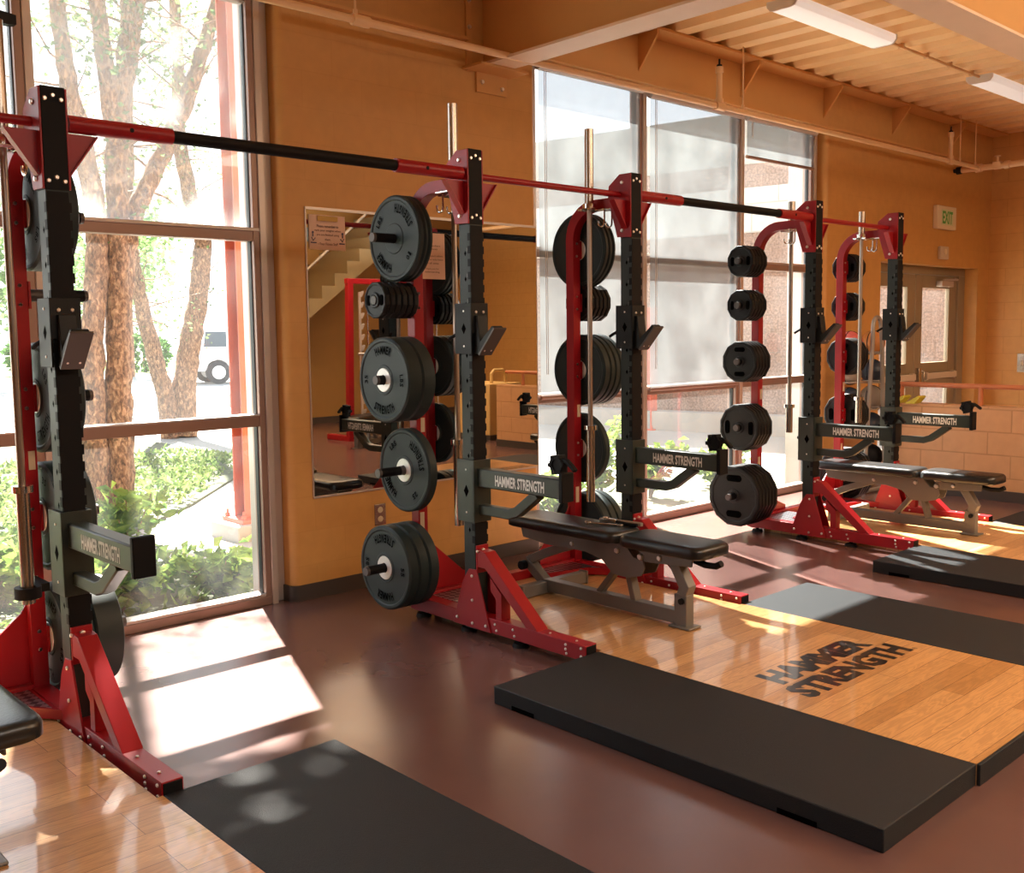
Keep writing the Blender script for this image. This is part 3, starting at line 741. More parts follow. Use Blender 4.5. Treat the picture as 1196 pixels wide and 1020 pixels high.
def make_grip(d, t, rot=0., face=-1, detail=True):
    """twelve-sided grip plate"""
    r = empty('grip_plate', (0, 0, 0)); R = d/2/math.cos(PI/12)*1.0; f = face
    pr = [(.0, .026), (0, max(R*.22, .032)), (.004, max(R*.24, .035)), (.004, R*.82), (0, R*.86), (0, R*.95), (.006, R), (t-.006, R), (t, R*.95), (t, .026), (0, .026)]
    MB().lathe([(-f*a, b) for a, b in pr], 12, ph=.5, cap=False).build('plate_body', m_iron, r, bevel=.002, smooth=20)
    if detail:
        MB().lathe([(0, .025), (f*.004, .025), (f*.004, .034), (0, .038)], 24, cap=False).build('hub_ring', m_blk, r)
        for e in (-1, 1):
            sl = MB(); A = Matrix.Rotation(rot, 4, 'X'); c0 = R*.58
            pts = []
            for a in range(16):
                th = 2*PI*a/16; y = math.cos(th)*R*.11; z = math.sin(th)*R*.11+(R*.17 if math.sin(th) >= 0 else -R*.17)
                pts.append(A @ Vector((f*.001, e*c0+y, z)))
            sl.add(pts+[p-Vector((f*.012, 0, 0)) for p in pts], [list(range(16))]+[(i, (i+1) % 16, 16+(i+1) % 16, 16+i) for i in range(16)])
            sl.build('grip_slot_shade', m_hole_shade, r, smooth=0)  # black capsule laid on the face as the dark of a grip opening
        tx = MB(); A = Matrix.Rotation(rot+.5, 4, 'X')
        for i_, ch in enumerate('GRIP'):
            th = .9-i_*.23; u = A @ Vector((0, math.sin(th), math.cos(th)))
            fit_text(tx, ch, R*.12, R*.15, FR(u.cross(Vector((f, 0, 0))), u, u*R*.70+Vector((-f*.0035, 0, 0))), bold=.02)
        tx.build('embossed_lettering', m_blk, r, smooth=0)
    return r
PEGZ = [1.87, 1.575, 1.195, .747, .281]
PEGN = ['top peg', 'second peg down', 'middle peg', 'fourth peg down', 'lowest peg']
ORD = ['outermost', 'second', 'third', 'fourth', 'fifth', 'sixth', 'seventh', 'eighth']
SIDE = {'A': 'of the nearest rack', 'B': 'left of the middle rack', 'C': 'right of the middle rack', 'D': 'left of the far rack', 'E': 'right of the far rack'}
XP = {'A': XA, 'B': XB, 'C': XC, 'D': XD, 'E': XE}
def stack(post, peg, d, ts, kind, txts=None, rot=0., hub=True):
    """plates on one peg, listed from the post outwards"""
    s = -1 if post in 'BD' else 1
    seen = -1                                            # every face we see looks towards -x
    x = XP[post]+s*.041
    n = len(ts)
    for i, t in enumerate(ts):
        last = (i == n-1) if s < 0 else (i == 0)
        if kind == 'bumper': pl = make_bumper(d, t, txts if last else None, rot, last and hub, seen)
        else: pl = make_grip(d, t, rot, seen, last)
        face = x+s*t if s < 0 else x
        pl.location = (face, .425, PEGZ[peg]-.0255+.0225+dz if False else PEGZ[peg])
        x += s*(t+.0042)
        if kind == 'bumper': nm = 'dark green rubber bumper plate'
        else: nm = 'black twelve-sided weight plate' if d > .24 else 'small black twelve-sided weight plate'
        o = ORD[n-1-i]
        where = f'{o} on the' if n > 1 else 'alone on the'
        tag(pl, f'{nm}, {where} {PEGN[peg]} {SIDE[post]}', 'weight plate', f'plates on the {PEGN[peg]} {SIDE[post]}')
HS = [('HAMMER', 0., .62, .17, .70), ('STRENGTH', PI, .78, .17, .70), ('55', PI/2, .22, .13, .66), ('55', -PI/2, .22, .13, .66)]
def hs(wt, u='LBS'): return [('HAMMER', 0., .66, .20, .70), ('STRENGTH', PI, .8, .20, .70), (wt, PI/2, .22, .13, .70), (u, -PI/2, .3, .13, .70)]
stack('B', 0, .412, [.022, .022, .028], 'bumper', hs('10'), rot=-2.5, hub=False)
stack('B', 1, .172, [.030]*6, 'grip', rot=0)
stack('B', 2, .412, [.076, .080], 'bumper', hs('35'), rot=0)
stack('B', 3, .414, [.052], 'bumper', hs('25'), rot=-2.2)
stack('B', 4, .414, [.058, .058, .056], 'bumper', hs('55'), rot=PI)
stack('C', 0, .418, [.030, .028, .022], 'bumper')
stack('C', 1, .205, [.030]*5, 'grip')
stack('C', 2, .404, [.048, .038, .038, .038], 'bumper')
stack('C', 3, .402, [.046], 'bumper')
stack('C', 4, .410, [.055, .052, .05], 'bumper')
stack('D', 0, .207, [.031]*5, 'grip', rot=0)
stack('D', 1, .207, [.031]*5, 'grip', rot=0)
stack('D', 2, .275, [.031]*5, 'grip', rot=PI/2)
stack('D', 3, .313, [.031]*5, 'grip', rot=0)
stack('D', 4, .408, [.034]*6, 'grip', rot=PI/2)
stack('E', 0, .212, [.031]*4, 'grip')
stack('E', 1, .214, [.031]*4, 'grip')
stack('E', 2, .282, [.031]*4, 'grip', rot=PI/2)
stack('E', 3, .31, [.031]*4, 'grip')
stack('E', 4, .40, [.034]*4, 'grip', rot=PI/2)
stack('A', 0, .412, [.06, .06], 'bumper', hs('25'), rot=.6)
stack('A', 2, .412, [.055, .055], 'bumper', hs('45'), rot=-.6)
stack('A', 3, .412, [.065, .065], 'bumper', hs('35'), rot=1.9)
stack('A', 4, .412, [.105, .105], 'bumper', hs('55'), rot=.3)

# ------------------------------------------------------------------ lifting platforms
def make_platform():
    r = empty('lifting_platform', (0, 0, 0)); zt = .07
    x0, x1, x2, x3 = -.559, .036, 1.085, 1.68
    y0, yf = -.742, -2.318
    for a, b in ((x0, x1-.0015), (x2+.0015, x3)):
        rm = MB().box(a, b, yf, y0, .0, zt)
        rm.build('rubber_side', m_mat, r, bevel=.004)
    for a, b in ((yf+.2, yf+.33), (y0-.22, y0-.10)): MB().box(x0-.001, x0+.05, a, b, .001, .018).build('lifting_notch', m_hole_shade, r)
    MB().prism([(x1, yf), (x2, yf), (x2, y0), (1.066, y0), (1.066, .392), (.055, .392), (.055, y0), (x1, y0)], 'z', 0, .069).build('wood_deck', m_wood, r)
    MB().box(x1, x2, yf-.012, yf, 0, .068).build('front_edge', m_mat, r, bevel=.002)
    lg = MB()
    T = FR((1, 0, 0), (0, 1, 0), (.58, -1.447, .0698)); fit_text(lg, 'HAMMER', .70, .135, T, bold=.065)
    T = FR((1, 0, 0), (0, 1, 0), (.58, -1.602, .0698)); fit_text(lg, 'STRENGTH', .80, .135, T, bold=.06)
    fit_text(lg, '®', .022, .022, FR((1, 0, 0), (0, 1, 0), (1.0, -1.66, .0698)))
    lg.build('floor_lettering', m_logo, r, smooth=0)
    return r
pf = make_platform()
tag(pf, 'oak and black rubber lifting platform under the middle rack', 'lifting platform', 'lifting platforms before the racks')
q = copy_tree(pf); q.location = (-P, 0, 0); tag(q, 'oak and black rubber lifting platform at lower left before the nearest rack', 'lifting platform')
q = copy_tree(pf); q.location = (P, 0, 0); tag(q, 'oak and black rubber lifting platform under the far rack', 'lifting platform')

# ------------------------------------------------------------------ benches
def roundpad(x0, x1, y0, y1, z0, z1, taper=0., r=.03):
    """upholstered pad: rounded outline, soft top edge"""
    def outline(ins):
        pts = []
        hw0, hw1 = (x1-x0)/2-ins, (x1-x0)/2-ins-taper
        cx = (x0+x1)/2
        for (sx, sy, a0) in ((1, 1, 0), (-1, 1, 90), (-1, -1, 180), (1, -1, 270)):
            hw = hw0 if sy > 0 else hw1; yy = y1-ins if sy > 0 else y0+ins
            for k in range(6):
                a = math.radians(a0+18*k); rr = max(.004, r-ins*.3)
                pts.append((cx+sx*(hw-rr)+rr*math.cos(a), yy-sy*rr+rr*math.sin(a)))
        return pts
    lay = [(z0, .012), (z0+.008, .0), (z1-.02, 0.), (z1-.009, .004), (z1-.002, .013), (z1, .028), (z1+.002, .06)]
    vs, fs = [], []
    n = 24
    for z, ins in lay: vs += [(a, b, z) for a, b in outline(ins)]
    for i in range(len(lay)-1):
        for j in range(n): fs.append((i*n+j, i*n+(j+1) % n, (i+1)*n+(j+1) % n, (i+1)*n+j))
    fs.append(list(range(n))[::-1]); fs.append([(len(lay)-1)*n+j for j in range(n)])
    return MB().add(vs, fs)
def make_bench():
    r = empty('adjustable_bench', (0, 0, 0)); X = .57
    # local x is centred on the bench, z from the deck
    roundpad(-.125, .125, -.455, .285, .345, .402, .012, .05).build('back_pad', m_pad, r, smooth=60)
    roundpad(-.125, .125, -.96, -.475, .345, .402, -.0, .055).build('seat_pad', m_pad, r, smooth=60)
    f = MB()
    f.tube([(0, .10, .045), (0, -.76, .045)], .02, sx=(.055, .062), up=(0, 0, 1))
    f.tube([(0, .10, .045), (0, .175, .10), (0, .235, .145)], .02, sx=(.05, .05), up=(1, 0, 0))
    f.box(-.028, .028, -.815, -.745, .0, .155)
    f.box(-.045, .045, -.845, -.725, -.0005, .010)
    f.tube([(0, -.785, .15), (0, -.80, .19), (0, -.735, .30)], .02, sx=(.052, .058), up=(1, 0, 0))
    f.tube([(0, -.27, .07), (0, -.40, .225)], .02, sx=(.03, .04), up=(1, 0, 0))
    f.tube([(0, -.50, .07), (0, -.455, .225)], .02, sx=(.03, .05), up=(1, 0, 0))
    f.build('frame', m_bench, r, bevel=.004)
    t = MB().tube([(-.19, .10, .035), (.27, .10, .035)], .02, sx=(.05, .06), up=(0, 0, 1))
    t.box(-.2, -.19, .07, .13, .0, .07).box(.27, .28, .07, .13, .0, .07)
    t.build('rear_foot', m_bench, r, bevel=.003)
    b = MB().mat(m_bench)
    for e in (-1, 1):
        x = e*.052
        b.prism([(.24, .345), (.22, .285), (.05, .268), (-.22, .272), (-.33, .25), (-.40, .19), (-.50, .188), (-.575, .21), (-.595, .25), (-.585, .285), (-.53, .29), (-.48, .345)], 'x', x-.004, x+.004)
        b.bolt((x+e*.004, -.135, .30), (e, 0, 0), .014, .01).bolt((x+e*.004, -.43, .31), (e, 0, 0), .016, .012)
    b.build('back_bracket', m_bench, r, bevel=.002)
    s = MB().mat(m_bench)
    for e in (-1, 1):
        x = e*.046
        s.prism([(-.56, .33), (-.55, .275), (-.86, .295), (-.865, .34)], 'x', x-.004, x+.004)
        s.bolt((x+e*.004, -.57, .30), (e, 0, 0), .018, .014).bolt((x+e*.004, -.68, .31), (e, 0, 0), .015, .01)
    s.box(-.046, .046, -.865, -.60, .335, .346)
    s.build('seat_bracket', m_bench, r, bevel=.002)
    MB().tube([(0, .23, .15), (0, .10, .21), (0, -.12, .29)], .02, sx=(.045, .04), up=(1, 0, 0)).build('support_strut', m_bench, r, bevel=.003)
    for e in (-1, 1): MB().cyl((e*.03, .235, .13), (e*.06, .235, .13), .024, 18).build('wheel', m_nylon, r)
    for e in (-1, 1): MB().cyl((e*.026, -.79, .125), (e*.04, -.79, .125), .014, 10).build('pivot_bolt', m_nylon, r)
    MB().tube([(0, -.80, .325), (0, -.90, .305), (0, -.955, .308), (0, -.985, .325)], .015, 12).build('handle', m_nylon, r)
    return r
bn = make_bench(); bn.location = (.57, 0, .0702); tag(bn, 'black padded bench with pewter frame, tools lying on it', 'weight bench', 'adjustable benches on the platforms')
b2 = copy_tree(bn); b2.location = (P+.57, -.05, .0702); tag(b2, 'black padded bench with pewter frame, sunlit under the far rack', 'weight bench')
b3 = copy_tree(bn); b3.location = (-P+.585, .0, .0702); tag(b3, 'black padded bench cut off at the left edge before the nearest rack', 'weight bench')
# tools on the middle bench
zt = .0705+.404
o = MB().tube([(0, 0, .008), (.02, -.045, .008), (.035, -.09, .008), (.05, -.135, .008)], .006, sx=(.012, .008)).lathe([(-.006, .009), (-.006, .016), (.006, .016), (.006, .009), (-.006, .009)], 14, Matrix.Translation((0, .012, .0085)) @ Matrix.Rotation(PI/2, 4, 'Y')).lathe([(-.006, .009), (-.006, .016), (.006, .016), (.006, .009), (-.006, .009)], 14, Matrix.Translation((.055, -.15, .0085)) @ Matrix.Rotation(PI/2, 4, 'Y')).build('wrench', m_steel, None, bevel=.0015)
o.location = (.545, -.225, zt-.002); tag(o, 'small steel wrench lying on the middle bench', 'wrench')
o = MB()
p_ = empty('adjustable_pliers', (.63, -.22, zt-.002)); tag(p_, 'tan and dark pliers lying on the middle bench behind the wrench', 'pliers')
MB().tube([(0, 0, .012), (.01, -.05, .014), (.02, -.09, .012)], .012, sx=(.03, .02)).cyl((.005, -.03, .0), (.005, -.03, .03), .014, 12).build('jaw', m_steel, p_, bevel=.003)
MB().tube([(.02, -.085, .012), (.03, -.15, .012), (.035, -.235, .012)], .012, sx=(.024, .018)).build('handle', m_ballgrey, p_, bevel=.004)
MB().tube([(.018, -.085, .012), (.0, -.15, .012), (.012, -.225, .010)], .01, sx=(.018, .016)).build('handle', m_nylon, p_, bevel=.004)

# ------------------------------------------------------------------ mirror, notices, socket
mr_ = empty('wall_mirror', (.645, 1.1, 1.31)); tag(mr_, 'large frameless wall mirror on the orange block pier', 'mirror')
MB().box(-.835, .835, -.008, -.002, -.758, .758).build('mirror_glass', m_mirror, mr_)
MB().box(-.84, .84, -.012, 0, .758, .772).box(-.84, .84, -.011, 0, -.768, -.758).box(-.842, -.836, -.0085, 0, -.758, .758).box(.836, .842, -.0085, 0, -.758, .758).build('mirror_channel', m_alupale, mr_)
def notice(x0, x1, z0, z1, label, lines, tape, rot=0.):
    r = empty('paper_notice', ((x0+x1)/2, 1.089, (z0+z1)/2)); tag(r, label, 'notice', 'paper notices taped to the mirror')
    w, h = x1-x0, z1-z0
    nx = 8
    vs, fs = [], []
    for i in range(nx+1):
        for j in range(5):
            vs.append((-w/2+w*i/nx, -.0015-.003*math.sin(i*1.1)*(1-j/4), -h/2+h*j/4))
    for i in range(nx):
        for j in range(4): fs.append((i*5+j, (i+1)*5+j, (i+1)*5+j+1, i*5+j+1))
    MB().add(vs, fs).build('sheet', m_paper, r, smooth=60)
    t = MB()
    for s, zz, hh, ww in lines: fit_text(t, s, ww*w, hh*h, FR((1, 0, 0), (0, 0, 1), (0, -.0065, zz*h)), bold=.01)
    t.build('printed_text', m_ink, r, smooth=0)
    if tape: MB().box(-w*.28, w*.28, -.009, -.007, h*.33, h*.47).build('tape', m_tape, r)
    return r
n1 = notice(-.178, .045, 1.862, 2.043, 'paper notice with yellow tape at the mirror top left corner', [('Please remember to', .18, .075, .60), ('rack your weights when', .05, .075, .72), ('you are finished using', -.075, .075, .62), ('them.', -.20, .065, .17), ('~Your Fitness Staff', -.33, .075, .55)], True)
dg = MB()
for e in (-1, 1):
    cx = e*.088
    dg.tube([(cx-.010*e, -.0068, -.03), (cx+.002*e, -.0068, -.045), (cx+.012*e, -.0068, -.028)], .0022, 6).tube([(cx-.016, -.0068, -.055), (cx+.016, -.0068, -.055)], .003, 6).tube([(cx+.004*e, -.0068, -.024), (cx+.004*e, -.0068, -.008)], .003, 6).lathe([(-.001, 0), (-.001, .006), (.001, .006), (.001, 0)], 10, Matrix.Translation((cx+.004*e, -.0068, -.002)) @ Matrix.Rotation(PI/2, 4, 'Z'))
dg.build('line_drawing', m_bluedot, n1)
notice(.535, .732, 1.727, 1.99, 'paper notice on the mirror behind the top bumper plates', [('Gym Members', .22, .05, .62), ('(Notice)', .15, .045, .4), ('Please respect others', .0, .045, .8), ('by using the racks below', -.08, .045, .84), ('on all sides', -.155, .04, .5), ('Thank you for', -.28, .04, .5), ('understanding', -.35, .045, .55)], False)
r = empty('power_socket', (.235, 1.1, .40)); tag(r, 'steel power socket plate low on the block pier', 'socket')
MB().box(-.038, .038, -.006, 0, -.06, .06).build('cover_plate', m_steel, r, bevel=.002)
MB().lathe([(0, .0), (0, .018), (.003, .016), (.003, 0)], 16, Matrix.Translation((0, -.006, .026)) @ Matrix.Rotation(-PI/2, 4, 'Z')).lathe([(0, .0), (0, .018), (.003, .016), (.003, 0)], 16, Matrix.Translation((0, -.006, -.026)) @ Matrix.Rotation(-PI/2, 4, 'Z')).build('outlet_face', m_plastic, r)

# ------------------------------------------------------------------ exit sign, alarm box, light switch
r = empty('exit_sign', (7.265, 1.1, 2.51)); tag(r, 'exit sign with green letters high on the orange wall', 'exit sign')
MB().box(-.215, .215, -.05, 0, -.115, .115).build('housing', m_exit, r, bevel=.008)
MB().box(-.13, .13, -.054, -.05, -.075, .08).build('sign_panel', m_exitface, r)
t = MB(); fit_text(t, 'EXIT', .23, .125, FR((1, 0, 0), (0, 0, 1), (0, -.0555, .0)), bold=.03); t.build('letters', m_green, r, smooth=0)
r = empty('alarm_box', (7.265, 1.1, 2.16)); tag(r, 'small beige wall box below the exit sign', 'alarm box')
MB().box(-.09, .09, -.04, 0, -.065, .065).build('box_body', m_plastic, r, bevel=.01)  # main body of the box, flat against the wall
MB().cyl((0, -.046, .01), (0, -.038, .01), .03, 16).build('sounder', m_exit, r)
r = empty('light_switch', (8.45, .72, 1.01)); tag(r, 'light switch plate on the end wall at right edge', 'light switch')
MB().box(-.007, 0, -.05, .05, -.1, .1).build('switch_plate', m_steel, r, bevel=.002)
MB().box(-.014, -.007, -.012, .012, -.025, .025).build('toggle', m_plastic, r, bevel=.002)

# ------------------------------------------------------------------ ceiling fittings
def fixture(x0, x1, label):
    r = empty('ceiling_light', (x0, .05, 3.46)); tag(r, label, 'ceiling light', 'ceiling strip lights'); L = x1-x0
    prof = [(-.105, -.0), (-.105, -.03), (-.085, -.055), (-.06, -.062), (.06, -.062), (.085, -.055), (.105, -.03), (.105, 0)]
    MB().prism(prof, 'x', .012, L-.012).build('diffuser', m_lightbody, r, bevel=.003)
    for a in (0, L-.012): MB().prism([(u*1.03, v*1.03) for u, v in prof], 'x', a, a+.012).build('end_cap', m_lightend, r)
fixture(2.62, 3.92, 'white strip light on the steel deck, nearer one')
fixture(5.55, 6.85, 'white strip light on the steel deck, farther one at right edge')
o = MB().tube([(3.93, .05, 3.445), (5.54, .05, 3.445)], .011, 8)
for x in (4.2, 4.6, 5.0, 5.4): o.box(x-.012, x+.012, .033, .067, 3.433, 3.47)
o = o.build('ceiling_conduit', m_pipe); tag(o, 'painted conduit linking the two ceiling lights', 'conduit')
sp = empty('sprinkler_pipe', (0, .8, 2.985)); tag(sp, 'ochre sprinkler pipe hung along the window wall', 'pipe')
pm = MB().tube([(-5.9, 0, 0), (7.35, 0, 0)], .02, 14)
for x in (-.02, -1.6, 3.02, 6.74): pm.cyl((x-.05, 0, 0), (x+.05, 0, 0), .029, 14)
for x in (3.02, 6.74): pm.tube([(x, 0, 0), (x, 0, .25)], .021, 12).cyl((x, 0, .05), (x, 0, .02), .03, 12).cyl((x, 0, .23), (x, 0, .27), .028, 12)
pm.build('pipe_run', m_pipe, sp)
MB().cyl((3.02, 0, .27), (3.02, 0, .285), .02, 8).cyl((3.02, 0, .285), (3.02, 0, .325), .007, 8).build('sprinkler_head', m_blk, sp)
MB().cyl((6.74, 0, .27), (6.74, 0, .285), .02, 8).cyl((6.74, 0, .285), (6.74, 0, .325), .007, 8).build('sprinkler_head', m_blk, sp)
for x in (-.05, 3.31, 6.95, 7.3): MB().tube([(x, 0, 0), (x, 0, .46)], .006, 8).cyl((x, 0, .0), (x, 0, .05), .012, 8).build('hanger_rod', m_pipe, sp)
mp_ = empty('sprinkler_main', (7.39, 0, 2.985)); tag(mp_, 'thicker capped sprinkler main with valve at the right end', 'pipe')
MB().tube([(0, .98, 0), (0, -7.9, 0)], .03, 14).cyl((0, .83, 0), (0, .77, 0), .042, 14).cyl((0, .55, 0), (0, .5, 0), .04, 14).build('pipe_run', m_pipe, mp_)
MB().cyl((0, 1.02, 0), (0, .97, 0), .038, 8).cyl((0, 1.05, 0), (0, 1.02, 0), .02, 8).build('end_cap', m_blk, mp_)
MB().cyl((0, .62, .02), (0, .62, .09), .014, 8).cyl((0, .62, .09), (0, .62, .1), .03, 10).box(-.03, .03, .58, .66, -.03, .04).build('valve', m_pipe, mp_, bevel=.004)

# ------------------------------------------------------------------ medicine balls on their rack
rk = empty('medicine_ball_rack', (5.12, .82, 0)); tag(rk, 'grey tube rack of medicine balls behind the far rack', 'ball rack')
MB().tube([(-.18, -.15, .02), (.0, -.15, .02)]+[(.2, -.15, .02), (.2, -.15, .1), (.14, -.15, .6), (.09, -.15, 1.3), (.07, -.15, 1.4)]+[(.0+.07*math.cos(a), -.15, 1.42+.08*math.sin(a)) for a in [PI*j/8 for j in range(0, 9)]]+[(-.07, -.15, 1.3), (-.18, -.15, .05)], .018, 10).build('rack_tube', m_greytube, rk)
for z in (.28, .56, .80, 1.03, 1.28):
    for e in (-.17, .22):
        MB().tube([(e+.086*math.cos(a), .0+.086*math.sin(a), z-.08) for a in [2*PI*j/16 for j in range(17)]], .007, 8, cap=False).tube([(e, -.086, z-.08), (.05, -.15, z-.09)], .007, 8).build('ball_ring', m_greytube, rk)
balls = [(-.17, 1.28, .105, m_ballred, 'coral and grey medicine ball on the top tier, left'), (.22, 1.28, .105, m_ballorange, 'orange and black medicine ball on the top tier, right'),
         (.22, 1.03, .105, m_navy, 'navy medicine ball on the second tier, right'), (-.17, .80, .105, m_navy, 'navy medicine ball on the third tier, left'), (.22, .80, .105, m_ballgrey, 'dark taupe medicine ball on the third tier, right'),
         (.22, .56, .105, m_navy, 'navy medicine ball on the fourth tier, right'), (-.17, 1.03, .10, m_ballgrey, 'taupe medicine ball on the second tier, left'),
         (.22, .28, .105, m_nylon, 'black medicine ball on the lowest tier, right')]
for dx, z, r_, mt, lab in balls:
    b = empty('medicine_ball', (5.12+dx, .82, z+.0)); tag(b, lab, 'medicine ball', 'medicine balls on the tube rack')
    MB().sphere((0, 0, 0), r_, 24, 14).build('ball_skin', mt, b, smooth=60)
    MB().tube([(r_*1.0*math.cos(a), r_*.32*0-.0, r_*1.0*math.sin(a)) for a in [2*PI*j/24 for j in range(25)]], .004, 6, cap=False).tube([(0, r_*math.cos(a), r_*math.sin(a)) for a in [2*PI*j/24 for j in range(25)]], .004, 6, cap=False).build('seam_band', m_nylon, b)

# ------------------------------------------------------------------ the far side of the gym, seen in the mirror
sm = empty('smith_machine', (4.42, -5.45, 0)); tag(sm, 'red smith machine reflected in the mirror', 'smith machine')
for x in (0, 1.15):
    MB().tube([(x, 0, .06), (x+.03, .02, 2.12)], .03, sx=(.08, .08)).build('post', m_red, sm, bevel=.004)
    MB().box(x-.04, x+.04, -.5, .04, 0, .07).build('foot', m_red, sm, bevel=.004)
    jg = MB().box(x+.11, x+.13, .1, .13, .25, 1.95)
    z = .35
    while z < 1.9: jg.prism([(x+.13, z), (x+.13, z+.06), (x+.18, z+.075), (x+.18, z+.055), (x+.15, z)], 'y', .1, .13); z += .14
    jg.build('notched_plate', m_alupale, sm)
    MB().cyl((x+.24, .12, .1), (x+.24, .12, 2.0), .014, 10).build('guide_rod', m_chrome, sm)
MB().box(-.02, 1.2, -.02, .06, 2.06, 2.13).build('top_bar', m_red, sm, bevel=.004)
MB().tube([(.05, .16, 1.15), (1.35, .16, 1.15)], .016, 10).build('bar', m_knurl, sm)
b5 = copy_tree(bn); b5.location = (4.72, -5.08, 0); b5.rotation_euler = (0, 0, math.radians(242.3)); tag(b5, 'grey framed bench reflected in the mirror beside the smith machine', 'weight bench'); b5['group'] = 'benches'
st = empty('staircase', (4.0, -7.95, 0)); tag(st, 'painted staircase rising along the back wall, reflected in the mirror', 'staircase')
sx_ = [(0, 1.45), (0, 1.65)]
pts = []
for i in range(9): pts += [(.22*i+.5, 1.55+.185*i), (.22*i+.5, 1.735+.185*i)]
pts2 = pts+[(.22*9+.5, 1.735+.185*8), (.22*9+.5, 1.55+.185*8-.1), (.4, 1.40)]
MB().prism(pts2, 'y', 0, 1.1).build('flight', m_stair, st)
MB().tube([(.3, 1.12, 2.0), (2.6, 1.12, 3.9)], .02, 8).build('stair_rail', m_greytube, st)
yb = empty('yellow_plinth', (5.95, -4.45, 0)); tag(yb, 'cream block plinth with a loop rail, reflected in the mirror', 'plinth')
MB().box(-.28, .28, -.36, .36, .07, .74).build('block', m_pale_y, yb, bevel=.01)
MB().box(-.285, .285, -.365, .365, 0, .07).build('base_strip', m_base, yb)
MB().tube([(-.1, .2, .74), (-.1, .2, .86), (-.05, .2, .91), (.1, .2, .91), (.15, .2, .86), (.15, .2, .74)], .022, 10).build('loop_rail', m_pale_y, yb)

# ================================================================== OUTDOORS
G = -.10
struct(MB().box(-30, 60, 1.43, 90, G-.3, G-.01).build('ground_outside', m_conc))
struct(MB().box(-30, 60, 15, 36, G-.02, G+.0).build('road', m_road))
struct(MB().box(-30, 60, 36, 60, G-.02, G+.02).build('lawn_far', m_lawn))
bed = MB().prism([(-6, 1.43), (.55, 1.43), (.35, 2.35), (-1.0, 3.15), (.95, 5.0), (3, 7.4), (3, 13), (-6, 13)], 'z', G-.05, G+.015)
bed.prism([(1.5, 1.43), (5.6, 1.43), (5.6, 3.0), (1.5, 3.2)], 'z', G-.05, G+.012)
struct(bed.build('planting_bed_ground', m_soil))
def inpoly(x, y, poly):
    c = False; n = len(poly); j = n-1
    for i in range(n):
        if (poly[i][1] > y) != (poly[j][1] > y) and x < (poly[j][0]-poly[i][0])*(y-poly[i][1])/(poly[j][1]-poly[i][1])+poly[i][0]: c = not c
        j = i
    return c
gc = MB(); pl1 = [(-4.5, 1.5), (.5, 1.5), (.3, 2.3), (-1.0, 3.1), (.9, 5.0), (2.6, 7.2), (2.6, 8.5), (-4.5, 8.5)]
k = 0
while k < 15000:
    x, y = random.uniform(-4.5, 2.6), 1.5+7*random.random()**1.3
    if not inpoly(x, y, pl1) or any((x-a)**2+(y-b)**2 < c*c for a, b, c in ((-1., 1.78, .3), (-.45, 1.7, .26), (.1, 1.98, .28), (-1.5, 1.85, .26), (-2.15, 1.95, .3), (-.72, 2.32, .2), (-2.85, 2., .3))) or (x-.36)**2+(y-5.42)**2 < .16: continue
    k += 1
    z = G+.02+random.uniform(0, .11)+.04*math.sin(x*5)*math.cos(y*4)
    gc.leaf(Vector((x, y, z)), Vector((random.uniform(-1, 1), random.uniform(-1, 1), random.uniform(.1, .9))), random.uniform(.03, .055), random.uniform(.05, .10))
o = gc.build('groundcover_leaves', m_cover, smooth=0); tag(o, 'low leafy groundcover filling the bed outside the left window', 'groundcover', kind='stuff')

def shrub(loc, h, rad, nleaf, label, lsize=(.07, .12), mat=None, group='leafy shrubs outside the windows', stems=9):
    r = empty('leafy_shrub', loc); tag(r, label, 'shrub', group)
    s = MB(); f = MB()
    for i in range(stems):
        a = random.uniform(0, 2*PI); rr = rad*math.sqrt(random.random()); hh = h*random.uniform(.6, 1)
        tip = Vector((rr*math.cos(a), rr*math.sin(a), hh)); mid = Vector((tip.x*.35, tip.y*.35, hh*.55))
        s.tube([(tip.x*.05, tip.y*.05, 0), mid, tip], [.007, .005, .003], 5)
        for q in range(nleaf//stems):
            t = random.uniform(.25, 1.05)
            p = mid.lerp(tip, (t-.5)*2) if t > .5 else Vector((0, 0, 0)).lerp(mid, t*2)
            p = p+Vector((random.gauss(0, .05), random.gauss(0, .05), random.gauss(0, .03)))
            f.leaf(p, Vector((random.gauss(0, 1), random.gauss(0, 1), random.uniform(-.3, .7))), random.uniform(*lsize)*.6, random.uniform(*lsize))
    s.build('stem', m_bark, r); f.build('foliage', mat or m_leaf2, r, smooth=0)
for (x, y, h, rad, nl, lab) in [
    (-1.0, 1.78, .36, .26, 380, 'bright green leafy shrub at the sill behind the weight plates'), (-.45, 1.70, .25, .24, 340, 'low bright shrub in the right corner of the left window'),
    (.12, 2.0, .27, .27, 340, 'leafy shrub in front of the concrete column footing'), (-1.62, 1.85, .5, .26, 420, 'tall leafy shrub behind the nearest safety arm'),
    (-2.15, 1.95, .6, .33, 420, 'leafy shrub left of the nearest storage post'), (-.72, 2.32, .62, .22, 300, 'upright yellow-green shrub standing before the birch trunks'),
    (-2.85, 2.0, .6, .34, 420, 'leafy shrub at the far left of the left window')]:
    shrub((x, y, G+.015), h, rad, nl, lab)
for (x, y, h, rad, nl, lab) in [
    (1.95, 2.3, .62, .26, 330, 'yellow-green shrub outside the window beside the mirror pier'), (3.45, 2.35, .75, .30, 420, 'bushy yellow-green shrub outside above the middle safety arm'),
    (3.95, 2.2, .5, .3, 340, 'low shrub outside behind the middle window bay'), (4.9, 2.2, .42, .3, 300, 'low shrub outside the last window bay'), (2.65, 2.1, .4, .26, 260, 'small shrub outside behind the middle rack post')]:
    shrub((x, y, G+.012), h, rad, nl, lab)

